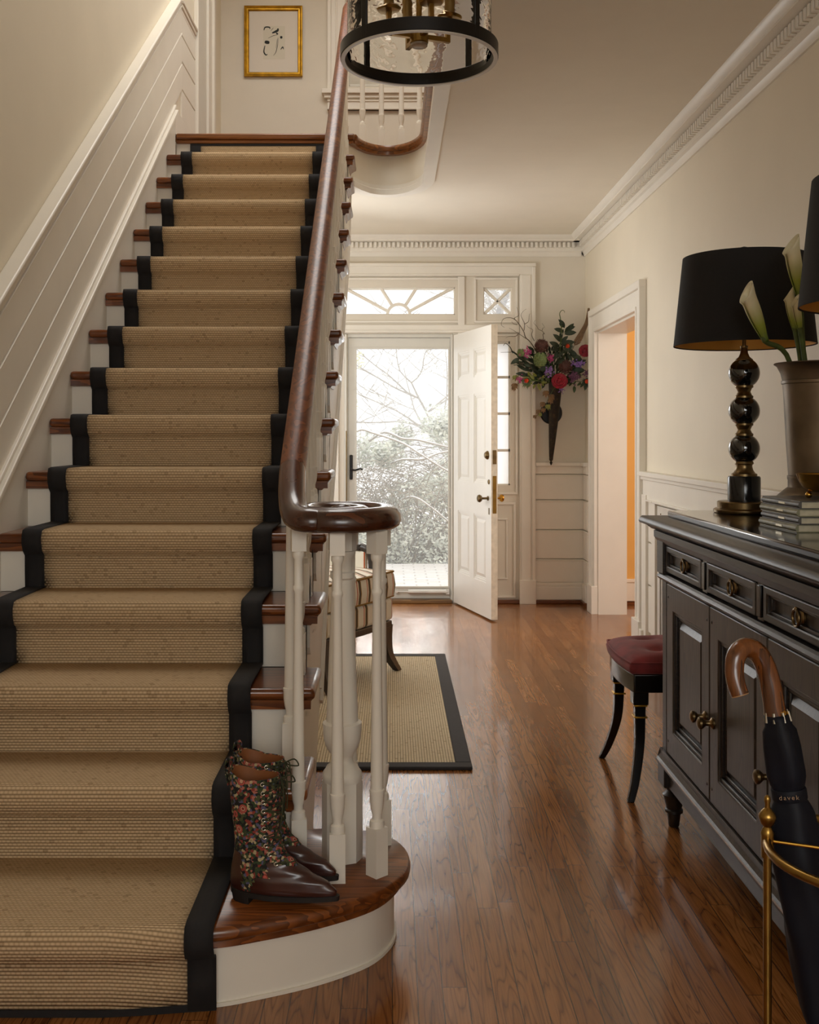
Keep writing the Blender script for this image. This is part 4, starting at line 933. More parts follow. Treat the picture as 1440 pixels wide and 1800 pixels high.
    for sy, L_ in ((-1, 0.11), (1, 0.075)):
        lc.tube(sp_pts([kx, kx+Vector((0.018, sy*0.014, 0.006)), kx+Vector((0.024, sy*0.026, -0.012)), kx+Vector((0.008, sy*0.014, -0.01)), kx], 4), 0.0018, 5)
        lc.tube(sp_pts([kx, kx+Vector((0.010, sy*0.012, -0.03)), kx+Vector((0.006, sy*0.020, -L_))], 4), 0.0016, 5)
    ey.build('eyelets', 'eyelet', bt); lc.build('lace', 'lace', bt)
    b = MB(); b.sweep(sp_pts([(-0.0665, 0, 0.262), (-0.074, 0, 0.30), (-0.069, 0, 0.324), (-0.061, 0, 0.318), (-0.060, 0, 0.285)], 4), [(-0.010, -0.0012), (0.010, -0.0012), (0.010, 0.0012), (-0.010, 0.0012)]); b.build('pull_tab', 'tapestry', bt, ang=60)
    return bt
boot('boot', 'floral tapestry lace-up boot with burgundy toe, nearer to the step edge', -0.316, 2.440, 0.1902, math.radians(-15))
boot('boot', 'floral tapestry lace-up boot with burgundy toe, farther back beside the balusters', -0.318, 2.566, 0.1902, math.radians(-20))

# ------------------------------------------------------------------ sideboard
FX, Y0, Y1, BX = 0.882, 2.05, 3.44, 1.40            # front plane, near end, far end, back
sb = thing('sideboard', 'long ebonised sideboard with three drawers over three panelled doors along the right wall', 'sideboard')
# top
b = MB(); b.box(0.905, BX, Y0-0.03, 3.465, 0.998, 1.02); b.build('top_slab', 'ebony_top', sb, bevel=0.006)
b = MB(); b.prism([(0.830, 0.975), (0.826, 0.982), (0.830, 0.992), (0.838, 0.998), (BX, 0.998), (BX, 0.955), (0.868, 0.955), (0.860, 0.966), (0.845, 0.972)], 'XZ', Y0-0.06, 3.535); b.build('top_moulding', 'ebony', sb, ang=50, bevel=0.002)
# carcass
b = MB(); b.box(FX+0.022, BX, Y0, Y1, 0.165, 0.955); b.build('carcass', 'ebony', sb, smooth=False)
b = MB(); b.prism([(FX-0.006, 0.915), (FX-0.020, 0.935), (FX-0.020, 0.955), (FX+0.05, 0.955), (FX+0.05, 0.915)], 'XZ', Y0-0.02, Y1+0.03); b.build('frieze_moulding', 'ebony', sb, smooth=False)
b = MB(); b.prism([(FX-0.010, 0.800), (FX-0.016, 0.808), (FX-0.010, 0.815), (FX-0.004, 0.82), (FX+0.03, 0.82), (FX+0.03, 0.795), (FX-0.002, 0.795)], 'XZ', Y0-0.005, Y1+0.01); b.build('waist_moulding', 'ebony', sb, smooth=False)
yd = [3.395, 2.985, 2.905-0.42+0.0, 2.07]
ds = [(2.995, 3.392), (2.545, 2.945), (2.10, 2.495)]
for i, (a, c) in enumerate(ds):
    d = bpy.data.objects.new('drawer', None); C.objects.link(d); d.parent = sb
    b = MB(); b.wall('X', FX-0.004, FX+0.03, a, c, 0.828, 0.912, [(a+0.026, c-0.026, 0.848, 0.892)]); b.build('drawer_frame', 'ebony', d, bevel=0.004)
    b = MB(); b.box(FX+0.014, FX+0.03, a+0.02, c-0.02, 0.842, 0.898)
    frame = 0.008
    b.box(FX+0.004, FX+0.02, a+0.025, c-0.025, 0.847, 0.847+frame); b.box(FX+0.004, FX+0.02, a+0.025, c-0.025, 0.893-frame, 0.893); b.box(FX+0.005, FX+0.02, a+0.025, a+0.025+frame, 0.847+frame, 0.893-frame); b.box(FX+0.005, FX+0.02, c-0.025-frame, c-0.025, 0.847+frame, 0.893-frame)
    b.build('drawer_panel', 'ebony_door', d, bevel=0.002)
    ym = (a+c)/2; rot = Matrix.Rotation(-PI/2, 3, 'Y')
    b = MB(); b.lathe([(0.0215, 0), (0.0215, 0.004), (0.018, 0.008), (0.012, 0.008), (0.010, 0.011)], 24, (FX+0.013, ym, 0.870), rot=rot)
    b.torus((FX-0.001, ym, 0.868), 0.0185, 0.0035, rot, 24); b.ball((FX+0.000, ym, 0.888), 0.0055); b.build('ring_pull', 'bronze', d)
for y in (3.415, 2.97, 2.52, 2.075):
    b = MB(); b.box(FX, FX+0.03, y-0.022, y+0.022, 0.822, 0.915); b.box(FX-0.006, FX, y-0.014, y+0.014, 0.832, 0.908); b.build('drawer_divider', 'black_lacquer', sb, bevel=0.002)
# corner block at the far end
b = MB(); b.box(FX-0.012, FX+0.07, Y1-0.055, Y1+0.022, 0.818, 0.935); b.build('corner_block', 'ebony', sb, bevel=0.003)
b = MB(); b.box(FX+0.012, FX+0.052, Y1+0.020, Y1+0.025, 0.835, 0.918); b.build('corner_inlay', 'black_lacquer', sb, smooth=False)
b = MB(); b.box(FX+0.002, FX+0.05, Y1-0.045, Y1+0.005, 0.24, 0.80); b.box(FX+0.002, FX+0.05, Y0-0.005, Y0+0.03, 0.24, 0.80); b.build('corner_post', 'ebony', sb, bevel=0.004)
# doors
dd = [(2.930, 3.385, 'n'), (2.478, 2.925, 'f'), (2.085, 2.472, 'f')]
for i, (a, c, kn) in enumerate(dd):
    d = bpy.data.objects.new('cabinet_door', None); C.objects.link(d); d.parent = sb
    st = 0.075; pz0, pz1 = 0.33, 0.71
    b = MB(); b.wall('X', FX, FX+0.03, a, c, 0.248, 0.792, [(a+st, c-st, pz0, pz1)]); b.build('door_frame', 'ebony_door', d, bevel=0.004)
    b = MB()
    for off, x_, wd_ in ((0.0, FX+0.006, 0.012), (0.012, FX+0.014, 0.012)):
        ya, yb, za, zb = a+st+off-0.001, c-st-off+0.001, pz0+off-0.001, pz1-off+0.001
        b.box(x_, FX+0.03, ya, yb, za, za+wd_); b.box(x_, FX+0.03, ya, yb, zb-wd_, zb); b.box(x_+0.0006, FX+0.03, ya, ya+wd_, za+wd_, zb-wd_); b.box(x_+0.0006, FX+0.03, yb-wd_, yb, za+wd_, zb-wd_)
    b.build('panel_moulding', 'ebony', d, bevel=0.003)
    b = MB(); ya, yb, za, zb = a+st+0.02, c-st-0.02, pz0+0.02, pz1-0.02
    b.loft([[(FX+0.026, ya, za), (FX+0.026, yb, za), (FX+0.026, yb, zb), (FX+0.026, ya, zb)], [(FX+0.022, ya+0.008, za+0.008), (FX+0.022, yb-0.008, za+0.008), (FX+0.022, yb-0.008, zb-0.008), (FX+0.022, ya+0.008, zb-0.008)],
            [(FX+0.010, ya+0.024, za+0.024), (FX+0.010, yb-0.024, za+0.024), (FX+0.010, yb-0.024, zb-0.024), (FX+0.010, ya+0.024, zb-0.024)]]); b.build('raised_panel', 'ebony_door', d, smooth=False)
    yk_ = a+0.032 if kn == 'n' else c-0.032
    rot = Matrix.Rotation(-PI/2, 3, 'Y')
    b = MB(); b.lathe([(0.016, -0.002), (0.016, 0.004), (0.010, 0.007), (0.0075, 0.012), (0.0075, 0.022), (0.013, 0.028), (0.017, 0.034), (0.0165, 0.040), (0.010, 0.044), (0.004, 0.045)], 20, (FX, yk_, 0.475 if i < 2 else 0.475), rot=rot); b.build('door_knob', 'bronze', d)
    b = MB()
    for py_, pz_ in ((a+0.02, 0.75), (c-0.02, 0.75), (a+0.02, 0.29), (c-0.02, 0.29)): b.ball((FX-0.0002, py_, pz_), 0.0045, (0.3, 1, 1), 8, 6)
    b.build('dowel_pins', 'black_lacquer', d)
# base
b = MB(); b.box(FX+0.004, BX, Y0, Y1, 0.135, 0.20); b.build('plinth', 'ebony', sb, smooth=False, bevel=0.003)
b = MB(); b.prism([(FX-0.016, 0.200), (FX-0.018, 0.208), (FX-0.010, 0.216), (FX-0.004, 0.228), (FX-0.004, 0.244), (FX+0.03, 0.244), (FX+0.03, 0.200)], 'XZ', Y0-0.012, Y1+0.016); b.build('base_moulding', 'ebony_door', sb, smooth=False, bevel=0.002)
b = MB(); b.tube([(FX-0.0155, Y0-0.01, 0.2085), (FX-0.0155, Y1+0.014, 0.2085)], 0.0028, 6); b.build('rubbed_edge', 'copper_edge', sb)
b = MB(); b.box(FX-0.012, FX+0.068, Y1-0.07, Y1+0.012, 0.135, 0.215); b.build('foot_block', 'ebony', sb, bevel=0.004)
for y in (Y1-0.03, Y0+0.03):
    for x in (FX+0.030, BX-0.05):
        b = MB(); b.lathe([(0.014, 0.0), (0.017, 0.004), (0.022, 0.045), (0.029, 0.048), (0.029, 0.056), (0.024, 0.060), (0.034, 0.098), (0.036, 0.104), (0.030, 0.108), (0.022, 0.118), (0.026, 0.126), (0.036, 0.130), (0.036, 0.138)], 20, (x, y, 0)); b.build('turned_foot', 'ebony', sb, ang=40)
TZ = 1.0205

# ------------------------------------------------------------------ table lamps
def lamp(x, y, label):
    L = thing('table_lamp', label, 'lamp', (x, y, TZ), 0, 'pair of ball lamps on the sideboard')
    b = MB(); b.lathe([(0.092, 0.0), (0.0945, 0.004), (0.0945, 0.011), (0.088, 0.015), (0.082, 0.016), (0.083, 0.034), (0.080, 0.037), (0.03, 0.038)], 40); b.build('base', 'bronze', L)
    b = MB(); b.lathe([(0.050, 0.037), (0.0505, 0.040), (0.0505, 0.112), (0.047, 0.117), (0.03, 0.118)], 36); b.build('plinth_drum', 'black_marble', L)
    b = MB(); b.lathe([(0.040, 0.117), (0.040, 0.124), (0.034, 0.127), (0.028, 0.136), (0.025, 0.147), (0.026, 0.153), (0.030, 0.156), (0.028, 0.163), (0.02, 0.165)], 28); b.build('collar', 'bronze', L)
    for zc in (0.204, 0.324, 0.444):
        b = MB(); b.ball((0, 0, zc), 0.0485, seg=32, rg=20); b.build('ball', 'black_glass', L)
    for zc in (0.264, 0.384):
        b = MB(); b.lathe([(0.02, -0.022), (0.028, -0.019), (0.028, -0.013), (0.024, -0.010), (0.0195, 0.0), (0.024, 0.011), (0.028, 0.014), (0.028, 0.020), (0.02, 0.022)], 24, (0, 0, zc)); b.build('spacer', 'bronze', L)
    b = MB(); b.lathe([(0.026, 0.482), (0.027, 0.487), (0.017, 0.495), (0.012, 0.507), (0.0105, 0.522), (0.012, 0.524), (0.012, 0.53), (0.006, 0.532), (0.006, 0.56), (0.016, 0.563), (0.016, 0.61), (0.006, 0.612)], 24); b.build('neck', 'bronze', L)
    b = MB(); b.lathe([(0.014, 0.61), (0.016, 0.63), (0.03, 0.67), (0.028, 0.70), (0.012, 0.72)], 20); b.build('bulb', 'bulb', L)
    b = MB(); b.tube(sp_pts([(0.016, 0, 0.55), (0.06, 0, 0.64), (0.05, 0, 0.76), (0.0, 0, 0.805), (-0.05, 0, 0.76), (-0.06, 0, 0.64), (-0.016, 0, 0.55)], 6), 0.0022, 6)
    for a in (0, 2*PI/3, 4*PI/3): b.tube([(0, 0, 0.806), (0.187*math.cos(a), 0.187*math.sin(a), 0.806)], 0.0022, 6)
    b.build('harp', 'bronze', L)
    b = MB(); b.lathe([(0.2175, 0.533), (0.189, 0.812), (0.1875, 0.812), (0.2160, 0.533)], 64, caps=False); b.band(0.2160, 0.2177, 0.531, 0.5335, 64); b.build('lamp_shade', 'shade', L)
    b = MB(); b.lathe([(0.2148, 0.5345), (0.1862, 0.811)], 64, caps=False); b.build('shade_lining', 'shade_gold', L)
    b = MB(); b.lathe([(0.006, 0.806), (0.006, 0.818), (0.012, 0.820), (0.018, 0.828), (0.018, 0.836), (0.012, 0.843), (0.003, 0.846)], 20); b.build('finial', 'black_lacquer', L)
lamp(1.118, 3.345, 'black ball table lamp standing at the far end of the sideboard, nearer the doorway')
lamp(1.115, 2.29, 'black shaded table lamp at the near end of the sideboard, cut by the photo edge')

# ------------------------------------------------------------------ books, bowl
books = [('bottom sage green book of the stack on the sideboard', 'book_sage', 1.020, 0.004, 0.0205), ('second lowest charcoal book of the sideboard stack, between two sage books', 'book_dark', 1.024, -0.003, 0.0195),
         ('second highest sage green book of the sideboard stack', 'book_sage', 1.022, 0.002, 0.0195), ('topmost charcoal book of the stack, under the brass bowl', 'book_dark', 1.026, 0.0, 0.0205)]
zb = TZ
for lab, mt, bx, dy, th in books:
    bk = thing('book', lab, 'book', (bx, 2.66+dy, zb), math.radians(1.5), 'books stacked on the sideboard')
    wv, ln = 0.20, 0.25
    b = MB(); b.box(0.004, wv, 0, ln, 0.0, 0.0024); b.box(0.004, wv, 0, ln, th-0.0029, th-0.0005)
    arcp = [(0.006-0.006*math.sin(PI*i/6)-0.0, 0.0012+(th-0.0029)*i/6) for i in range(7)]
    b.prism(arcp+[(0.009, th-0.0017), (0.009, 0.0012)], 'XZ', 0, ln); b.build('cover', mt, bk, ang=50)
    b = MB(); b.box(0.010, wv-0.006, 0.004, ln-0.004, 0.0024, th-0.0029); b.build('pages', 'pages', bk, smooth=False)
    b = MB(); b.box(-0.0011, 0.002, 0.085, 0.125, th*0.38, th*0.62); b.build('spine_stamp', 'foil', bk, smooth=False)
    zb += th
bw = thing('bowl', 'small brass bowl on ball feet standing on the book stack', 'bowl', (1.142, 2.775, zb))
b = MB(); b.lathe([(0.02, 0.016), (0.040, 0.018), (0.056, 0.028), (0.067, 0.046), (0.073, 0.064), (0.0745, 0.065), (0.071, 0.063), (0.064, 0.046), (0.053, 0.031), (0.038, 0.022), (0.001, 0.020)], 40, caps=False); b.build('bowl_body', 'brass_bright', bw)
for a in (PI*0.95, PI*0.95+2*PI/3, PI*0.95+4*PI/3):
    b = MB(); b.ball((0.042*math.cos(a), 0.042*math.sin(a), 0.009), 0.009); b.build('ball_foot', 'brass_bright', bw)

# ------------------------------------------------------------------ vase with calla lilies
vs_ = Vector((1.225, 3.0, TZ))
va = thing('vase', 'tall worn pewter bucket vase on flared foot holding calla lilies', 'vase', vs_)
b = MB()
b.lathe([(0.02, 0.0), (0.140, 0.0), (0.142, 0.006), (0.138, 0.012), (0.125, 0.070), (0.105, 0.088), (0.092, 0.098), (0.092, 0.118), (0.094, 0.122), (0.094, 0.130), (0.091, 0.132), (0.097, 0.22), (0.104, 0.36), (0.107, 0.392), (0.110, 0.394), (0.110, 0.402), (0.107, 0.404), (0.112, 0.424), (0.122, 0.444), (0.131, 0.450), (0.128, 0.453), (0.118, 0.445), (0.108, 0.42), (0.100, 0.36), (0.088, 0.14), (0.001, 0.13)], 48, caps=False); b.build('vase_body', 'pewter', va, ang=45)
for s in (-1, 1):
    b = MB(); b.tube(sp_pts([(0, s*0.105, 0.37), (0, s*0.150, 0.37), (0, s*0.155, 0.31), (0, s*0.102, 0.29)], 6), 0.008, 8); b.build('handle', 'pewter', va)
def calla(label, base, tip_x, tip_y, Yd, L, r, tilt):
    tip = px(tip_x, tip_y, Yd); cl = thing('calla_lily', label, 'flower', base, 0, 'calla lilies in the pewter vase')
    T = tip-Vector(base)
    ax = (T.normalized()*0.75+Vector(tilt)*0.25).normalized(); bs = T-ax*L
    b = MB(); rimp = Vector(base)-vs_; rd = Vector((bs.x+rimp.x, bs.y+rimp.y, 0)); rd = rd.normalized()*min(0.110, rd.length*0.8); mid_ = Vector((rd.x, rd.y, 0.448))-rimp; b.tube(sp_pts([(0, 0, 0), mid_, bs, bs+ax*0.02], 6), 0.0072, 10); b.build('stem', 'stem_green', cl)
    q = ax.to_track_quat('Z', 'Y').to_matrix(); b = MB(); uv = b.bm.loops.layers.uv.new('UVMap'); n, m = 22, 16; G = []
    for i in range(m+1):
        s_ = i/m; rad = r*(0.36+0.64*math.sin(min(1, s_*1.35)*PI*0.5)**1.3)*(1.0 if s_ < 0.86 else 1.0+0.25*(s_-0.86)/0.14)
        row = []
        for k in range(n+1):
            a = 2*PI*k/n*0.985+PI*1.5
            lip = (s_**6)*L*(0.16*math.cos(a-PI*0.5)+0.04)
            sp_r = rad*(0.80+0.24*k/n)
            row.append((b.bm.verts.new(q @ Vector((sp_r*math.cos(a), sp_r*math.sin(a), L*s_+lip))+bs), s_))
        G.append(row)
    for i in range(m):
        for k in range(n):
            vv = [G[i][k], G[i][k+1], G[i+1][k+1], G[i+1][k]]; f = b.bm.faces.new([v[0] for v in vv])
            for lp, v in zip(f.loops, vv): lp[uv].uv = (0.5, v[1])
    o = b.build('spathe', 'calla', cl, ang=180); mo = o.modifiers.new('solid', 'SOLIDIFY'); mo.thickness = 0.0015
    b = MB(); b.tube([bs+ax*L*1.02+q @ Vector((0, r*0.9, 0)), bs+ax*L*1.10+q @ Vector((0.004, r*1.0, 0)), bs+ax*L*1.16+q @ Vector((0.012, r*0.9, 0))], [0.004, 0.0018, 0.0008], 6); b.build('spathe_tip', 'stem_green', cl)
def inv(x, y, z): return (vs_.x+x, vs_.y+y, TZ+z)
calla('calla lily leaning farthest left out of the pewter vase', inv(-0.055, -0.03, 0.135), 1314, 516, 2.93, 0.145, 0.0205, (-0.5, 0, 0.85))
calla('tallest open calla lily, rising above the far lamp shade', inv(0.01, 0.02, 0.135), 1392, 432, 3.0, 0.155, 0.021, (-0.25, 0, 0.95))
calla('half open calla lily in front of the black shade, left of the tightly furled one', inv(-0.03, 0.0, 0.135), 1388, 517, 3.02, 0.115, 0.0135, (-0.25, 0, 0.95))
calla('tightly furled calla lily close beside the half open one', inv(-0.012, -0.02, 0.135), 1399, 530, 2.96, 0.095, 0.0105, (-0.2, 0, 0.95))
calla('calla lily at the far right of the vase behind the near lamp shade', inv(0.05, 0.01, 0.135), 1462, 500, 3.0, 0.14, 0.024, (0.3, 0, 0.95))

# ------------------------------------------------------------------ stool
sx, sy = 1.06, 3.885
sl = thing('stool', 'black lacquered stool with saber legs and burgundy velvet cushion beyond the sideboard', 'stool', (sx, sy, 0))
def outline(hx, hy, bow, n=10):
    P = []
    for i in range(n+1): s_ = -1+2*i/n; P.append((-hx-bow*(1-s_*s_), -hy*s_))
    P += [(hx, -hy)]
    for i in range(n+1): s_ = -1+2*i/n; P.append((hx+bow*0.3*(1-s_*s_), hy*s_))
    P += [(-hx, hy)]
    return P
def dedupe(P):
    o = []
    for p in P:
        if not o or math.dist(p, o[-1]) > 1e-4: o.append(p)
    if math.dist(o[0], o[-1]) < 1e-4: o.pop()
    return o
b = MB(); b.prism(dedupe(outline(0.215, 0.205, 0.020)), 'XY', 0.365, 0.430); b.build('seat_rail', 'black_lacquer', sl, bevel=0.004, ang=30)
b = MB(); n_ = 26; hx, hy = 0.222, 0.205; G = []
def cush(u, v, topside):
    q = 1-max(abs(u), abs(v))**6
    e = (1-abs(u)**3.2)*(1-abs(v)**3.2)
    z = 0.470+0.040*max(0, e)**0.45 if topside else 0.432
    if topside:
        for bu, bv in ((-0.45, -0.45), (0.45, -0.45), (-0.45, 0.45), (0.45, 0.45), (0, 0)):
            d2 = (u-bu)**2+(v-bv)**2; z -= 0.018*math.exp(-d2/0.02)+0.006*math.exp(-d2/0.10)
        z -= 0.004*math.exp(-(abs(u)-abs(v))**2/0.004)*(1 if max(abs(u), abs(v)) < 0.5 else 0.3)
    xx = hx*u-(0.018*(1-v*v) if u < 0 else 0)*abs(u); return Vector((xx, hy*v, z))
T_ = [[b.bm.verts.new(cush(-1+2*i/n_, -1+2*j/n_, True)) for j in range(n_+1)] for i in range(n_+1)]
for i in range(n_):
    for j in range(n_): b.face([T_[i][j], T_[i+1][j], T_[i+1][j+1], T_[i][j+1]])
bd = [(i, 0) for i in range(n_)]+[(n_, j) for j in range(n_)]+[(i, n_) for i in range(n_, 0, -1)]+[(0, j) for j in range(n_, 0, -1)]
rim = [T_[i][j] for i, j in bd]; prev = rim
for sc_2, z in ((1.03, 0.455), (1.02, 0.440), (0.99, 0.4305)):
    cur_ = [b.bm.verts.new((v.co.x*sc_2, v.co.y*sc_2, z)) for v in rim]
    for k in range(len(rim)): b.face([prev[k], prev[(k+1) % len(rim)], cur_[(k+1) % len(rim)], cur_[k]])
    prev = cur_
b.face(prev); b.build('cushion', 'velvet', sl, ang=180)
b = MB(); b.tube([Vector((v[0]*1.012, v[1]*1.012, 0.470)) for v in [cush(-1+2*i/n_, -1+2*j/n_, True) for i, j in bd]], 0.0035, 6, False, True); b.build('cushion_piping', 'velvet', sl)
for lx in (-1, 1):
    for ly in (-1, 1):
        bx_, by_ = lx*0.188, ly*0.170
        P = sp_pts([(bx_, by_, 0.366), (bx_, by_, 0.30), (bx_+lx*0.004, by_+ly*0.012, 0.18), (bx_+lx*0.026, by_+ly*0.050, 0.07), (bx_+lx*0.050, by_+ly*0.080, 0.0)], 5)
        b = MB(); b.loft([[(p.x-w_, p.y-w_, p.z), (p.x+w_, p.y-w_, p.z), (p.x+w_, p.y+w_, p.z), (p.x-w_, p.y+w_, p.z)] for p, w_ in zip(P, [0.021-0.009*i/(len(P)-1) for i in range(len(P))])])
        lg = b.build('leg', 'black_lacquer', sl, bevel=0.004, ang=50)
        b = MB(); b.obox((bx_, by_, 0.345), (0.054, 0.054, 0.05)); b.build('leg_block', 'black_lacquer', sl, bevel=0.003)
        for zz in (0.317, 0.276):
            b = MB(); b.box(bx_-0.0235, bx_+0.0235, by_-0.0235+ly*0.001, by_+0.0235+ly*0.001, zz-0.003, zz+0.003); b.build('gilt_band', 'gilt', lg, bevel=0.002)

# ------------------------------------------------------------------ umbrella stand and umbrella
us = thing('umbrella_stand', 'round brass umbrella stand with ball finial in front of the sideboard', 'umbrella stand', (0.845, 1.83, 0))
Rr = 0.182; pa = [math.radians(157)+i*PI/2 for i in range(4)]
for a in pa:
    cx_, cy_ = Rr*math.cos(a), Rr*math.sin(a)
    b = MB(); b.lathe([(0.0075, 0.0), (0.0075, 0.545)], 14, (cx_, cy_, 0)); ps = b.build('post', 'brass', us)
    b = MB(); b.lathe([(0.011, 0.505), (0.0115, 0.545), (0.012, 0.549), (0.009, 0.556), (0.0065, 0.560), (0.012, 0.566), (0.0155, 0.576), (0.0155, 0.581), (0.011, 0.588), (0.005, 0.594), (0.0045, 0.602), (0.006, 0.607), (0.0055, 0.613), (0.002, 0.617)], 18, (cx_, cy_, 0)); b.build('finial', 'brass', ps)
b = MB(); b.torus((0, 0, 0.535), Rr, 0.0085, None, 48, 10); b.build('top_ring', 'brass', us)
b = MB(); b.torus((0, 0, 0.06), Rr, 0.0075, None, 48, 8); b.build('lower_ring', 'brass', us)
b = MB(); b.lathe([(0.02, 0.030), (0.172, 0.030), (0.178, 0.050), (0.174, 0.050), (0.168, 0.034), (0.02, 0.034)], 40); b.build('drip_tray', 'brass', us)
for i in (0, 1):
    b = MB(); a, c = pa[i], pa[i+2]; b.tube([(Rr*math.cos(a), Rr*math.sin(a), 0.535+0.004*i), (Rr*math.cos(c), Rr*math.sin(c), 0.535+0.004*i)], 0.003, 8); b.build('divider_rod', 'brass_bright', us)

tipU = Vector((0.805, 1.895, 0.036)); topU = px(1366, 1256, 1.955); axU = (topU-tipU); LU = axU.length; axU.normalize()
um = thing('umbrella', 'rolled navy umbrella with curved wooden crook handle leaning in the brass stand', 'umbrella', tipU)
Rm = axU.to_track_quat('Z', 'Y').to_matrix()
def U(x, y, z): return Rm @ Vector((x, y, z))
tabU = [(0.06, 0.010), (0.10, 0.018), (0.20, 0.038), (0.34, 0.047), (0.46, 0.046), (0.54, 0.036), (0.568, 0.0275), (0.585, 0.0275), (0.61, 0.034), (0.66, 0.034), (0.70, 0.030), (LU-0.02, 0.0245), (LU, 0.0235)]
b = MB(); rings = []
for i in range(70):
    z = 0.06+(LU-0.06)*i/69; rr = lerp_tab(tabU, z)[0]; ring = []
    for k in range(48):
        a = 2*PI*k/48; fold = 1+0.07*math.cos(4*a+z*7+0.8*math.sin(z*17))*(0.2 if 0.56 < z < 0.592 else 1)+0.06*math.sin(2*a+z*19)*(0.2 if 0.56 < z < 0.592 else 1)
        ring.append(U(rr*fold*math.cos(a), rr*fold*math.sin(a), z))
    rings.append(ring)
b.loft(rings); b.build('canopy', 'navy', um, ang=180)
b = MB(); b.lathe([(0.0305, 0.566), (0.0315, 0.568), (0.0315, 0.585), (0.0305, 0.587)], 32, rot=Rm); strap = b.build('strap', 'navy', um)
b = MB(); b.tube([U(0, 0, 0.0), U(0, 0, 0.07)], [0.004, 0.006], 10); b.build('ferrule', 'steel', um)
b = MB()
for k in range(8):
    a = 2*PI*k/8; b.tube([U(0.0235*math.cos(a), 0.0235*math.sin(a), LU-0.012), U(0.021*math.cos(a), 0.021*math.sin(a), LU+0.006)], 0.0026, 6)
b.build('rib_tips', 'eyelet', um)
b = MB(); b.lathe([(0.019, LU-0.004), (0.019, LU+0.006), (0.0165, LU+0.012)], 16, rot=Rm); b.build('collar', 'brass_bright', um)
hp = [(1364, 1260, 1.925), (1357, 1215, 1.93), (1347, 1175, 1.935), (1331, 1146, 1.935), (1310, 1138, 1.93), (1295, 1152, 1.92), (1291, 1178, 1.915), (1294, 1200, 1.91), (1301, 1221, 1.905)]
P = [px(p[0], p[1], p[2]+0.03)-tipU for p in hp]; P = sp_pts(P, 6)
b = MB(); b.tube(P, [0.0200-0.0035*i/(len(P)-1) for i in range(len(P))], 16); b.build('crook_handle', 'cane', um, ang=60)
b = MB(); e0 = P[-1]; e1_ = (P[-1]-P[-2]).normalized(); b.tube([e0-e1_*0.001, e0+e1_*0.002], 0.0158, 16); b.build('handle_end', 'cane_end', um)
fc = bpy.data.curves.new('strap_lettering', 'FONT'); fc.body = 'davek'; fc.size = 0.0115; fc.space_character = 1.35; fc.align_x = 'CENTER'; fc.align_y = 'CENTER'; fc.extrude = 0.0003
ftmp = bpy.data.objects.new('lettering_source', fc); C.objects.link(ftmp); bpy.context.view_layer.update()
fme = bpy.data.meshes.new_from_object(ftmp.evaluated_get(bpy.context.evaluated_depsgraph_get())); bpy.data.objects.remove(ftmp); bpy.data.curves.remove(fc)
fo = bpy.data.objects.new('strap_lettering', fme); C.objects.link(fo); fo.parent = um; fme.materials.clear(); fme.materials.append(M['eyelet'])
pl = U(0, 0, 0.577); vdir = (Vector((0, 0, EYE))-(tipU+pl)); vdir.z = 0; vdir.normalize()
nrm = (vdir-axU*vdir.dot(axU)).normalized(); xdir = axU.cross(nrm).normalized()
fo.rotation_euler = Matrix((xdir, axU, nrm)).transposed().to_euler(); fo.location = pl+nrm*0.0322

# ------------------------------------------------------------------ lantern
Lc = Vector((px(737, 0, 3.0).x, 3.0, 2.337))
ln_ = thing('lantern', 'black ringed glass drum lantern with brass candle arms hanging in the stairwell', 'lantern', Lc)
R0 = 0.225
b = MB(); b.band(R0-0.012, R0, 0.0, 0.036, 96); b.build('bottom_ring', 'black_iron', ln_, ang=50, bevel=0.0015)
b = MB(); b.band(R0-0.012, R0, 0.37, 0.406, 96); b.build('top_ring', 'black_iron', ln_, ang=50, bevel=0.0015)
for a in [math.radians(d) for d in (47, 133, 227, 313)]:
    b = MB(); b.obox((R0*0.985*math.cos(a), R0*0.985*math.sin(a), 0.203), (0.007, 0.019, 0.40), Euler((0, 0, a))); b.build('upright', 'black_iron', ln_, bevel=0.002)
b = MB(); G = []
n_, m_ = 96, 26
for j in range(m_+1):
    row = []
    for i in range(n_):
        a = 2*PI*i/n_; q = Vector((math.cos(a)*3.0, math.sin(a)*3.0, j/m_*3.2)); rr = R0-0.020+0.0022*mnoise.noise(q)+0.0012*mnoise.noise(q*2.3)
        row.append(Vector((rr*math.cos(a), rr*math.sin(a), 0.012+0.376*j/m_)))
    G.append(row)
b.loft(G, True, False); b.build('glass_cylinder', 'lantern_glass', ln_, ang=180)
b = MB(); b.lathe([(0.022, 0.044), (0.026, 0.048), (0.026, 0.088), (0.018, 0.096), (0.008, 0.10), (0.007, 0.46)], 24); b.build('hub', 'brass', ln_)
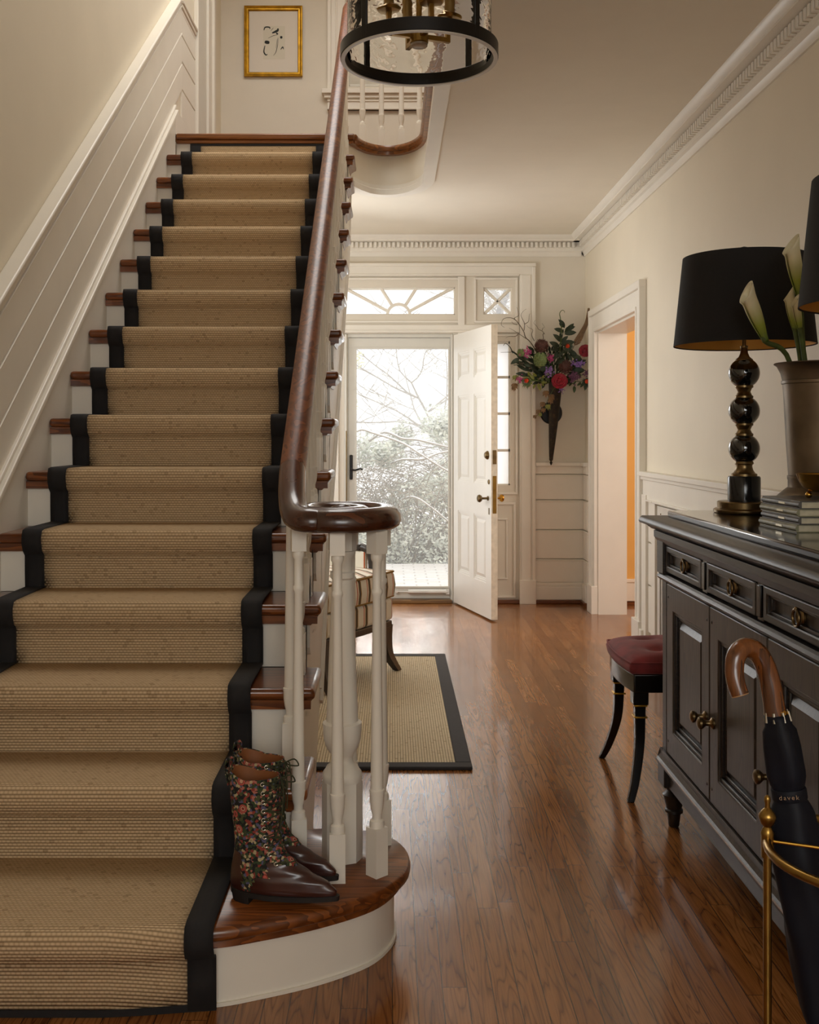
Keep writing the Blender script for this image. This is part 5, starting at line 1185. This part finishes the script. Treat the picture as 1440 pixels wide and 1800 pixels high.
for i, d in enumerate((20, 110, 200, 290)):
    a = math.radians(d); ca, sa = math.cos(a), math.sin(a)
    b = MB(); b.sweep([(0.02*ca, 0.02*sa, 0.066), (0.088*ca, 0.088*sa, 0.066)], [(-0.007, -0.007), (0.007, -0.007), (0.007, 0.007), (-0.007, 0.007)]); b.obox((0.088*ca, 0.088*sa, 0.092), (0.013, 0.013, 0.066), Euler((0, 0, a))); arm_ = b.build('arm', 'brass', ln_, smooth=False, bevel=0.001)
    b = MB(); b.lathe([(0.004, 0.122), (0.030, 0.124), (0.034, 0.130), (0.030, 0.134), (0.014, 0.136)], 20, (0.088*ca, 0.088*sa, 0)); b.build('bobeche', 'brass', arm_)
    b = MB(); b.lathe([(0.0145, 0.134), (0.0145, 0.234), (0.006, 0.236)], 16, (0.088*ca, 0.088*sa, 0)); b.build('candle_sleeve', 'candle', arm_)
    b = MB(); b.lathe([(0.006, 0.234), (0.013, 0.259), (0.010, 0.284), (0.001, 0.309)], 14, (0.088*ca, 0.088*sa, 0)); b.build('bulb', 'bulb', arm_)
b = MB(); b.lathe([(0.020, 0.036), (0.024, 0.039), (0.024, 0.045)], 24); b.build('hub_cap', 'pale_rim', ln_)
b = MB(); b.band(R0-0.0135, R0-0.002, -0.0035, 0.0, 96); b.build('rim_lip', 'pale_rim', ln_, ang=50)
b = MB()
for d in (47, 133, 227, 313):
    a = math.radians(d); b.tube([(0.215*math.cos(a), 0.215*math.sin(a), 0.392), (0.01*math.cos(a), 0.01*math.sin(a), 0.45)], 0.006, 8)
b.build('top_frame', 'black_iron', ln_)
b = MB(); b.tube([(0, 0, 0.45), (0, 0, 5.6-Lc.z)], 0.006, 10); b.lathe([(0.06, 5.6-Lc.z-0.03), (0.06, 5.6-Lc.z)], 20); b.build('hanging_rod', 'black_iron', ln_)

# ------------------------------------------------------------------ framed ink drawing
pc = px(481, 74, YB); pf = thing('framed_drawing', 'small black ink drawing in wide mat and gilt frame on the upstairs wall', 'picture', (pc.x, YB, pc.z))
pw, phh = 0.438/2, 0.532/2
b = MB(); pro = [(0.0, -0.001), (0.0, -0.026), (0.010, -0.030), (0.020, -0.022), (0.028, -0.022), (0.036, -0.012), (0.036, -0.001)]
rings = []
for sxx, szz in ((-1, -1), (1, -1), (1, 1), (-1, 1)): rings.append([(sxx*(pw-d), yy, szz*(phh-d)) for d, yy in pro])
b.loft(rings, True, False, True); b.build('frame', 'gilt', pf, ang=20)
MB().box(-pw+0.034, pw-0.034, -0.008, -0.003, -phh+0.034, phh-0.034).build('mat_board', 'mat_board', pf, smooth=False)
MB().box(-0.078, 0.088, -0.0088, -0.0080, -0.130, 0.118).build('drawing_sheet', 'paper', pf, smooth=False)
ink = MB()
def stroke(pts, r):
    P = sp_pts([(x, -0.0095, z) for x, z in pts], 5)
    w_ = [r*(0.4+0.6*math.sin(PI*(i+0.5)/len(P))) for i in range(len(P))]
    L_, R_ = [], []
    for i, p in enumerate(P):
        tg = (P[min(i+1, len(P)-1)]-P[max(i-1, 0)]).normalized(); sd = Vector((-tg.z, 0, tg.x)); L_.append(ink.bm.verts.new(p+sd*w_[i])); R_.append(ink.bm.verts.new(p-sd*w_[i]))
    for i in range(len(P)-1): ink.face([L_[i], L_[i+1], R_[i+1], R_[i]])
for pts, r in (([(-0.072, 0.085), (-0.062, 0.108), (-0.03, 0.108), (-0.028, 0.095)], 0.005), ([(-0.01, 0.065), (0.015, 0.075), (0.032, 0.085), (0.034, 0.10)], 0.009), ([(0.02, 0.065), (0.035, 0.055)], 0.006), ([(0.05, 0.033), (0.068, 0.032)], 0.010),
               ([(-0.066, -0.002), (-0.03, -0.008)], 0.013), ([(-0.064, -0.03), (-0.072, -0.075), (-0.058, -0.10), (-0.045, -0.095)], 0.005), ([(0.035, 0.03), (0.03, -0.03), (0.018, -0.08), (0.0, -0.105)], 0.0022), ([(0.028, 0.02), (0.02, -0.05)], 0.0012),
               ([(-0.04, 0.025), (0.0, 0.045), (0.03, 0.05)], 0.0018), ([(0.055, -0.06), (0.07, -0.04), (0.075, -0.058)], 0.004), ([(-0.02, 0.08), (0.0, 0.105)], 0.0015)): stroke(pts, r)
ink.build('ink_strokes', 'ink', pf, smooth=False)

# ------------------------------------------------------------------ wall cone with flowers
rnd_ = random.Random(7)
YF = 7.76
def fp(zx, zy, Y=YF): return px(880+zx/8.4706, 540+zy/8.4706, Y)     # a spot of the bouquet
cone_top = px(976, 668, 7.82)
wc = thing('wall_vase', 'mottled iron cone vase with oval back plate hung on the white wall', 'wall vase', (cone_top.x, YB, 0))
zt_, zbm = 1.267+(765-672)*7.82/F_PX, 1.267-(818-765)*7.86/F_PX
b = MB(); b.loft([[(0.0+x+dx, -0.125+0.055*(1-s)+y, zbm+(zt_-zbm)*s) for x, y in [(r*math.cos(2*PI*k/20), r*math.sin(2*PI*k/20)) for k in range(20)]] for s, r, dx in ((0.065, 0.014, -0.022), (0.12, 0.017, -0.021), (0.35, 0.028, -0.014), (0.6, 0.038, -0.006), (0.85, 0.046, 0.0), (1.0, 0.052, 0.004))]); b.build('cone', 'cone', wc)
b = MB(); b.lathe([(0.002, 0.0), (0.008, 0.012), (0.011, 0.022), (0.006, 0.030), (0.013, 0.038), (0.015, 0.048), (0.012, 0.058)], 14, (-0.022, -0.072, zbm)); b.build('finial', 'cone', wc)
b = MB(); q = MB
b.loft([[(-0.012+0.083*s*math.cos(2*PI*k/28), yy, 1.435+0.085*s*math.sin(2*PI*k/28)) for k in range(28)] for yy, s in ((-0.001, 1.0), (-0.014, 1.0), (-0.022, 0.9))]); b.box(-0.03, 0.006, -0.09, -0.02, 1.42, 1.45); b.build('back_plate', 'black_iron', wc, ang=40)
neck = Vector((cone_top.x+0.004, 7.83, zt_-0.02))
def stem_to(p, parent, root, mat='stem_green', r=0.0028):
    a = neck-root; c = p-root; mid_ = (a+c)/2+Vector((0, -0.02, 0.015)); b = MB(); b.tube(sp_pts([a, mid_, c], 4), r, 5); return b.build('stem', mat, parent)
def bloom(kind, label, cat, zx, zy, Y=YF, group='flowers in the wall vase'):
    p = fp(zx, zy, Y); o = thing(kind, label, cat, p, 0, group); stem_to(p+Vector((0, 0.02, -0.005)), o, p); return o
rn = rnd_
def allium(label, zx, zy, r, mat='allium'):
    o = bloom('allium', label, 'flower', zx, zy, YF-0.02); b = MB(); c = MB()
    b.ball((0, 0, 0), r*0.62, seg=16, rg=10)
    for i in range(230):
        z = 1-2*(i+0.5)/230; a = i*2.39996; q = math.sqrt(1-z*z); d = Vector((q*math.cos(a), q*math.sin(a), z)); s = rn.uniform(0.85, 1.05)
        c.leaf(d*r*0.55, d*r*s, r*0.13, d.orthogonal(), 0.1, 2)
    b.build('core', 'allium', o); c.build('florets', mat, o, smooth=False)
allium('large dusty brown allium ball, upper left of centre in the wall bouquet', 612, 575, 0.058)
allium('dusty brown allium ball on the lower right, above the red peony', 970, 890, 0.058)
def artichoke(label, zx, zy, r):
    o = bloom('artichoke', label, 'flower', zx, zy, YF-0.03); b = MB(); b.ball((0, 0, 0), r*0.75, seg=14, rg=8); b.build('heart', 'artichoke', o); c = MB()
    for ring in range(7):
        z = -0.75+ring*0.26; q = math.sqrt(max(0.05, 1-z*z)); n = max(5, int(11*q))
        for k in range(n):
            a = 2*PI*(k+0.5*(ring % 2))/n; base = Vector((q*math.cos(a), q*math.sin(a), z-0.15))*r*0.72
            tip = Vector((q*0.86*math.cos(a), q*0.86*math.sin(a), z+0.36))*r
            c.leaf(base, tip, r*0.52, -Vector((math.cos(a), math.sin(a), 0.2)), -0.25, 4)
    q = c.build('scales', 'artichoke', o); mo = q.modifiers.new('s', 'SOLIDIFY'); mo.thickness = 0.003
artichoke('large green artichoke head at the left of the wall bouquet', 590, 805, 0.056)
artichoke('small green artichoke head at the outer left of the wall bouquet', 305, 692, 0.031)
def rose(kind, label, zx, zy, r, mat):
    o = bloom(kind, label, 'flower', zx, zy, YF-0.04); c = MB(); f = Vector((-0.15, -0.95, 0.25)).normalized(); q = f.to_track_quat('Z', 'Y').to_matrix()
    for ring, (n, rr, hgt, op) in enumerate(((4, 0.22, 0.55, 0.05), (5, 0.38, 0.55, 0.2), (6, 0.55, 0.5, 0.5), (8, 0.75, 0.38, 0.9), (9, 0.92, 0.2, 1.3))):
        for k in range(n):
            a = 2*PI*(k+rn.random()*0.35)/n; d = Vector((math.cos(a), math.sin(a), 0))
            rows = []
            for i in range(4):
                s = i/3; ctr = d*(rr*0.35+rr*0.65*s)*r+Vector((0, 0, (hgt*math.sin(s*PI*0.62)-0.2)*r)); wv = r*(0.22+0.34*math.sin(PI*min(1, s*0.75+0.15)))*(0.6+0.5*rr)
                sd = Vector((-d.y, d.x, 0)); row = []
                for t_ in (-1, -0.4, 0.4, 1): row.append(c.bm.verts.new(q @ (ctr+sd*wv*t_-d*wv*0.35*t_*t_+Vector((0, 0, 0.02*r*rn.uniform(-1, 2)*s)))))
                rows.append(row)
            for A, B in zip(rows, rows[1:]):
                for t_ in range(3): c.face([A[t_], A[t_+1], B[t_+1], B[t_]])
    c.ball(q @ Vector((0, 0, 0.05*r)), r*0.3, seg=10, rg=6)
    c.build('petals', mat, o, ang=50)
rose('peony', 'large crimson peony at the bottom centre of the wall bouquet', 880, 1098, 0.066, 'peony')
rose('rose', 'dark red rose at the far right edge of the wall bouquet', 1262, 648, 0.054, 'rose')
def safflower(label, zx, zy, r):
    o = bloom('safflower', label, 'flower', zx, zy, YF-0.04); b = MB(); b.ball((0, 0, 0), r*0.75, seg=12, rg=8)
    for i in range(60):
        a = rn.random()*2*PI; e = rn.uniform(-0.2, 1.3); d = Vector((math.cos(a)*math.cos(e), -abs(math.sin(a))*math.cos(e), math.sin(e))); b.leaf(d*r*0.5, d*r*1.15, r*0.16, d.orthogonal(), 0.1, 2)
    b.build('petals', 'orange', o, smooth=False); c = MB()
    for i in range(22):
        a = 2*PI*i/22; d = Vector((math.cos(a), -0.3, math.sin(a)-0.35)); c.leaf(d*r*0.5, d*r*rn.uniform(1.5, 2.3), r*0.4, (0, -1, 0.2), 0.1, 3)
    c.build('bracts', 'leaf_mid' if zx < 600 else 'leaf_dark', o, smooth=False)
safflower('orange thistle-like bloom at the top beside the green leaves', 1000, 580, 0.021)
safflower('orange thistle-like bloom low on the left side of the bouquet', 385, 1095, 0.022)
safflower('orange thistle-like bloom low on the right side of the bouquet', 1285, 1105, 0.022)
def cluster(kind, label, zx, zy, r, mat, n=46, sx=1.0, sz=1.0):
    o = bloom(kind, label, 'flower', zx, zy, YF-0.035); c = MB()
    for i in range(n):
        d = Vector((rn.gauss(0, 0.45)*sx, rn.gauss(0, 0.4)-0.1, rn.gauss(0, 0.45)*sz))*r
        for k in range(4):
            a = k*PI/2+rn.random(); e = Vector((math.cos(a), -0.5, math.sin(a)))*r*0.24; c.leaf(d, d+e, r*0.17, (0, -1, 0), 0.1, 2)
    c.build('florets', mat, o, smooth=False)
cluster('phlox', 'pink blossom cluster beside the small artichoke', 392, 672, 0.034, 'pink')
cluster('phlox', 'pink blossom cluster in the middle, right of the large artichoke', 745, 755, 0.028, 'pink')
cluster('phlox', 'pink blossom spray at the lower left tip of the bouquet', 292, 1078, 0.026, 'pink', 60)
cluster('scabiosa', 'lilac blossom right below the large artichoke', 722, 948, 0.038, 'purple')
cluster('delphinium', 'violet blossom spike at the right, under the dark red rose', 1148, 850, 0.036, 'purple', 60, 1.4, 0.8)
cluster('scabiosa', 'small lilac blossom peeking out beneath the crimson peony', 912, 1228, 0.022, 'purple', 26)
cluster('wax_flower', 'dusty mauve blossom cluster right of the crimson peony', 1085, 1040, 0.044, 'mauve', 70)
cluster('wax_flower', 'dusty mauve blossom cluster at the lower right edge', 1288, 985, 0.030, 'mauve', 40)
# foliage sprigs
def sprig(label, pts, leaves, mat, kind='leafy_sprig', w_=0.035, tw=0.003):
    P = [fp(*p) if len(p) == 2 else fp(p[0], p[1], YF+p[2]) for p in pts]; root = P[0]
    o = thing(kind, label, 'foliage', root, 0, 'greenery in the wall vase'); b = MB(); b.tube(sp_pts([neck-root]+[p-root for p in P], 5), tw, 5); b.build('stem', 'leaf_dark' if mat != 'leaf_lime' else 'stem_green', o)
    c = MB()
    for a, t_ in leaves:
        A = fp(*a)-root; T = fp(*t_)-root; T.y -= 0.02; c.leaf(A, T, (T-A).length*0.42 if w_ is None else w_, (rn.uniform(-.3, .3), -1, rn.uniform(-.3, .3)), 0.12, 5)
    c.build('leaves', mat, o, ang=180)
sprig('tall dark green glossy leaf sprig rising at the top of the bouquet', [(860, 640), (910, 480), (940, 330)],
      [((950, 400), (1125, 378)), ((950, 380), (1085, 245)), ((960, 330), (1105, 292)), ((945, 370), (790, 325)), ((955, 310), (855, 185)), ((945, 300), (865, 240)), ((900, 520), (775, 405)), ((900, 490), (880, 380)), ((905, 530), (1000, 432)), ((880, 590), (720, 520)), ((880, 620), (745, 640)), ((890, 560), (1100, 520)), ((860, 640), (770, 560))], 'leaf_dark', w_=None)
sprig('dark green broad leaves filling the middle of the bouquet', [(800, 900), (820, 700)],
      [((820, 700), (900, 760)), ((820, 720), (720, 860)), ((830, 740), (930, 680)), ((840, 650), (780, 800)), ((820, 840), (960, 780)), ((800, 900), (640, 960)), ((800, 920), (700, 1050)), ((1000, 640), (1140, 720)), ((1050, 700), (1220, 830)), ((1000, 700), (1060, 800)), ((1000, 620), (900, 700)), ((1060, 950), (1240, 930)), ((1080, 950), (1190, 1010)), ((760, 900), (560, 940))], 'leaf_dark', w_=None)
sprig('dark leaf pair pointing left below the small artichoke', [(480, 830), (330, 760)], [((280, 760), (145, 850)), ((470, 870), (345, 850)), ((440, 800), (340, 740))], 'leaf_dark', w_=None)
sprig('yellow-green leaf cluster at the lower left of the bouquet', [(640, 1080), (500, 1100)],
      [((470, 1100), (330, 1050)), ((480, 1130), (410, 1140)), ((520, 1150), (480, 1220)), ((560, 1140), (590, 1250)), ((600, 1120), (690, 1130)), ((600, 1080), (650, 1010)), ((560, 1080), (540, 1060)), ((500, 1080), (420, 1000)), ((470, 1050), (400, 960)), ((620, 1120), (640, 1180)), ((450, 1130), (380, 1200)), ((540, 1030), (470, 980))], 'leaf_lime', w_=None)
sprig('mid green foliage under the right side of the bouquet', [(960, 1100), (1100, 1150)],
      [((1060, 1130), (1010, 1180)), ((1080, 1150), (1120, 1110)), ((1100, 1170), (1090, 1280)), ((1200, 1120), (1130, 1170)), ((1230, 1130), (1180, 1200)), ((1260, 1140), (1245, 1245)), ((1270, 1130), (1330, 1180)), ((1200, 1050), (1150, 1000)), ((640, 1120), (600, 1050)), ((740, 1100), (660, 1050))], 'leaf_mid', w_=None)
sprig('thin dry seed stem reaching left above the yellow-green leaves', [(480, 920), (330, 865), (195, 862)], [((330, 865), (300, 815)), ((360, 870), (325, 815)), ((300, 862), (270, 815)), ((400, 885), (470, 930)), ((420, 890), (400, 850))], 'twig', w_=0.006)
fr_ = random.Random(5); lv = []
for i in range(190):
    a = fr_.random()*2*PI; q = fr_.random()**0.6; x_ = 760+430*q*math.cos(a); y_ = 880+250*q*math.sin(a)
    L_ = fr_.uniform(70, 140); dx_, dy_ = x_-780, y_-1000; n_ = math.hypot(dx_, dy_)+1; lv.append(((x_, y_), (x_+dx_/n_*L_+fr_.uniform(-40, 40), y_+dy_/n_*L_+fr_.uniform(-40, 40))))
sprig('dense dark filler foliage behind and between the blooms of the bouquet', [(790, 1050, 0.06), (780, 900, 0.06)], [], 'leaf_dark')
fo_ = [o for o in bpy.data.objects if o.get('label', '').startswith('dense dark filler')][0]; c = MB()
for a, t_ in lv:
    A = fp(a[0], a[1], YF+0.05)-fo_.location; T = fp(t_[0], t_[1], YF+0.03)-fo_.location; c.leaf(A, T, (T-A).length*0.38, (fr_.uniform(-.4, .4), -1, fr_.uniform(-.4, .4)), 0.12, 4)
c.build('leaves', 'leaf_dark', fo_, ang=180)
def branch(kind, label, polylines, mat, cat='branch', r0=0.0045):
    root = fp(*polylines[0][0]); o = thing(kind, label, cat, root, 0, 'twigs in the wall vase'); b = MB()
    for i, pl_ in enumerate(polylines):
        P = [fp(*p)+Vector((0, rn.uniform(-0.02, 0.02), 0))-root for p in pl_]
        if i == 0: P = [neck-root]+P
        S = sp_pts(P, 4); b.tube(S, [max(0.0009, r0*(1-0.8*k/len(S))*(1 if i == 0 else 0.6)) for k in range(len(S))], 5)
    b.build('twigs', mat, o)
branch('willow_branch', 'bare curly willow branch arching out at the upper left of the bouquet',
       [[(490, 575), (380, 450), (345, 350), (230, 195), (130, 160), (40, 180), (10, 260), (60, 300)], [(345, 350), (360, 240), (310, 130), (330, 70), (380, 30)], [(385, 465), (270, 395), (190, 340), (130, 310)], [(270, 395), (220, 435), (140, 430), (80, 455)],
        [(230, 195), (210, 160), (265, 130), (270, 80), (240, 0)], [(360, 250), (420, 210), (430, 120), (445, 90)], [(510, 500), (465, 410), (480, 340), (420, 300), (390, 270)], [(250, 260), (190, 250), (170, 210)]], 'twig')
branch('willow_branch', 'short curly willow twig standing behind the upper brown allium', [[(640, 470), (650, 400), (620, 350), (560, 330), (545, 280), (500, 235), (515, 195)], [(625, 345), (630, 310), (660, 295), (620, 240)]], 'twig', r0=0.003)
branch('poppy_stem', 'curled green bud stem at the outer left above the leaf pair', [[(230, 700), (190, 680), (140, 600), (80, 535), (40, 575)]], 'leaf_dark', r0=0.006)
branch('poppy_stem', 'looped green bud stem at the very top of the bouquet', [[(900, 480), (890, 200), (885, 90), (920, 45), (955, 60), (950, 88)]], 'stem_green', r0=0.005)
branch('twig', 'straight brown twig pointing left across the sidelight window', [[(240, 690), (150, 670), (0, 675)]], 'twig', r0=0.004)
# pheasant feather
root = fp(1080, 610); o = thing('pheasant_feather', 'long brown pheasant feather slanting up at the right of the bouquet', 'feather', root, 0)
FP = sp_pts([neck-root, Vector((0, 0, 0)), fp(1180, 420)-root, fp(1270, 240)-root, fp(1310, 40)-root], 8)
b = MB(); b.tube(FP, 0.0018, 5); b.build('quill', 'feather', o); c = MB()
for i in range(9, len(FP)-1):
    s = (i-9)/(len(FP)-10); wv = 0.034*(1-s*0.85)
    tg = (FP[i+1]-FP[i-1]).normalized(); sd = Vector((tg.z, 0, -tg.x))
    for s_ in (-0.55, 1):
        c.leaf(FP[i], FP[i]+sd*wv*s_+tg*0.045*(1-0.5*s), 0.014, (0, -1, 0), 0.05, 3)
c.build('vanes', 'feather', o, smooth=False)
# trailing ivy
def ivy(label, path, spots):
    g = lambda p: px(890+p[0]/9, 660+p[1]/9, 7.74); root = g(path[0]); o = thing('ivy_trail', label, 'foliage', root, 0); b = MB(); b.tube(sp_pts([neck-root]+[g(p)-root for p in path], 4), 0.0018, 5); b.build('stem', 'stem_green', o); c = MB(); d = MB()
    for x, y, s in spots:
        ctr = g((x, y))-root; q = d if rn.random() < 0.45 else c
        for k in range(5):
            a = -PI/2+(k-2)*0.95+rn.uniform(-.1, .1); q.leaf(ctr+Vector((0, 0, s*0.001*4)), ctr+Vector((math.cos(a)*s*0.0038, -0.006, math.sin(a)*s*0.0038)), s*0.0026, (0, -1, 0), 0.1, 3)
    c.build('leaves', 'leaf_brown', o, ang=180); d.build('pale_leaves', 'leaf_lime', o, ang=180)
ivy('trailing variegated ivy hanging down in front of the iron cone', [(760, 200), (680, 340), (620, 480), (560, 580), (450, 660)], [(625, 300, 7), (715, 360, 7), (575, 470, 6), (660, 510, 6), (585, 560, 5), (505, 585, 5), (535, 630, 4), (450, 662, 4), (700, 420, 6)])
ivy('short ivy trail hanging at the outer lower left of the bouquet', [(330, 40), (200, 120), (130, 180)], [(140, 50, 6), (130, 185, 7), (120, 215, 5)])

# ------------------------------------------------------------------ the snowy garden
b = MB(); b.box(-14, 16, 8.14, 60, -0.40, -0.28); b.build('ground', 'snow', kind=ST, smooth=False)
b = MB(); b.box(-2.6, 3.0, 8.105, 11.6, -0.27, -0.15); b.build('floor_terrace', 'pavers', kind=ST, smooth=False)
g_ = random.Random(11)
def shrub(label, x, y, rx, ry_, hz, n, mat, ntw):
    o = thing('shrub', label, 'shrub', (x, y, -0.28), 0, 'snowy shrubs in the garden'); c = MB(); blobs = []
    for i in range(26):
        zz = g_.random()**1.1; blobs.append((g_.uniform(-1, 1)*rx*(1-0.45*zz), g_.uniform(-1, 1)*ry_*(1-0.4*zz), hz*(0.05+0.85*zz), g_.uniform(0.16, 0.42)*(1.2-0.6*zz)))
    for i in range(n):
        bx_, by_, bz_, br_ = blobs[int(g_.random()**0.8*len(blobs))]
        d0 = Vector((g_.gauss(0, 1), g_.gauss(0, 1), g_.gauss(0, 1))).normalized()*br_*g_.random()**0.4
        p = Vector((bx_+d0.x, by_+d0.y, max(0.02, bz_+d0.z*1.15))); s = g_.uniform(0.014, 0.042)
        d1 = Vector((g_.gauss(0, 1), g_.gauss(0, 1), g_.gauss(0, 0.6))).normalized(); d2 = d1.orthogonal().normalized()
        vv = [c.bm.verts.new(p+e) for e in (d1*s, d2*s*0.5, -d1*s, -d2*s*0.5)]; c.face(vv)
    c.build('foliage', mat, o, smooth=False); b = MB()
    for i in range(ntw):
        a = g_.random()*2*PI; q = g_.random()**0.5; p = Vector((rx*0.5*q*math.cos(a), ry_*0.5*q*math.sin(a), 0.0)); P = [p]
        d = Vector((math.cos(a)*0.55+g_.gauss(0, .35), math.sin(a)*0.3, 1.0))
        for k in range(6):
            d += Vector((g_.gauss(0, .30), g_.gauss(0, .22), -0.22)); P.append(P[-1]+d.normalized()*hz*0.22)
        b.tube(P, [0.0065-0.0008*k for k in range(7)], 4)
    b.build('twigs', 'snowy_twig', o)
shrub('dense grey-green snowy shrub behind the middle of the storm door glass', 0.15, 13.0, 1.15, 0.8, 1.9, 11000, 'snowy_leaf', 260)
shrub('yellowish snowy shrub at the left side of the storm door glass', -1.05, 14.6, 0.9, 0.7, 3.0, 6000, 'snowy_yellow', 110)
shrub('tall snowy shrub at the right side of the storm door glass', 1.55, 14.2, 1.1, 0.8, 2.5, 8000, 'snowy_leaf', 200)
shrub('snowy shrub at the outer left of the garden behind the yellowish one', -3.2, 14.6, 1.2, 1.0, 2.4, 4500, 'snowy_leaf', 70)
def tree(label, x, y, hgt, lean, seed):
    q = random.Random(seed); o = thing('bare_tree', label, 'tree', (x, y, -0.28), 0, 'bare trees in the garden'); t_ = MB(); br_ = MB()
    def grow(p, d, L_, r, lev):
        P = [p]; k_ = 7; dd = d.copy()
        for i in range(k_): dd = (dd+Vector((q.gauss(0, .13), q.gauss(0, .10), q.gauss(0, .08)+(0.02 if lev else 0)))).normalized(); P.append(P[-1]+dd*L_/k_)
        (t_ if lev == 0 else br_).tube(P, [r*(1-0.62*i/k_) for i in range(k_+1)], 6 if lev == 0 else 4)
        if lev < 4:
            for i in range(2 if lev else 1, k_+1):
                for rep in range(2 if lev < 2 and i > 2 else 1):
                    sd = Vector((q.choice((-1, 1))*q.uniform(0.5, 1.1), q.uniform(-.6, .6), q.uniform(-0.05, 0.55))); grow(P[i], (dd*0.5+sd).normalized(), L_*q.uniform(0.38, 0.62), max(0.006, r*0.45*(1-0.05*i)), lev+1 if not (lev == 2 and i < 4) else 4)
    grow(Vector((0, 0, 0)), Vector(lean).normalized(), hgt, 0.11, 0)
    t_.build('trunk', 'bark', o); br_.build('branches', 'snowy_twig', o)
tree('bare frosted tree leaning left behind the storm door glass', 1.5, 17.5, 5.6, (-0.20, 0, 1), 3)
tree('bare frosted tree standing farther right in the garden', 2.8, 20.0, 6.5, (-0.08, 0, 1), 9)
# snow-laden arching canes in front of the shrubs
def cane(label, pts):
    P = [px(x, y, Y) for x, y, Y in pts]; root = P[0]; o = thing('snowy_branch', label, 'branch', root, 0, 'snowy canes arching across the shrubs'); b = MB(); S = sp_pts([p-root for p in P], 6); b.tube(S, [0.013-0.006*i/len(S) for i in range(len(S))], 6); b.build('cane', 'snowy_twig', o); c = MB(); c.tube([p+Vector((0, 0, 0.007)) for p in S], [0.0125-0.006*i/len(S) for i in range(len(S))], 6); c.build('snow_line', 'snow', o)

for lab, pts in (('long snow-lined branch sloping down from left to right across the glass', [(580, 1002, 11.7), (592, 800, 11.7), (628, 758, 11.75), (658, 762, 11.75), (707, 779, 11.75), (740, 799, 11.75), (765, 815, 11.75), (787, 828, 11.75), (830, 850, 11.75)]),
                 ('snow-lined branch above the crossing point, ending high on the right', [(650, 775, 13.0), (677, 760, 12.1), (707, 771, 11.9), (736, 774, 11.9), (787, 786, 11.9), (840, 795, 11.9)]),
                 ('short snowy branch rising towards the right below the two long ones', [(688, 815, 13.0), (709, 808, 12.0), (742, 808, 11.85), (765, 799, 11.85), (787, 794, 11.85), (840, 786, 11.85)]),
                 ('low snowy branch near the right edge just above the terrace', [(702, 880, 13.0), (727, 874, 11.9), (755, 890, 11.7), (785, 914, 11.7), (830, 950, 11.7)])): cane(lab, pts)

# falling snow dims the garden
b = MB(); b.box(-12, 14, 8.6, 34, -0.27, 14); hz_ = b.build('snow_haze', 'haze', smooth=False, kind='stuff'); tag(hz_, 'pale haze of falling snow filling the garden outside the front door', 'haze')
for ob in list(bpy.data.objects):
    if ob.type == 'MESH' and not ob.data.vertices: bpy.data.objects.remove(ob)
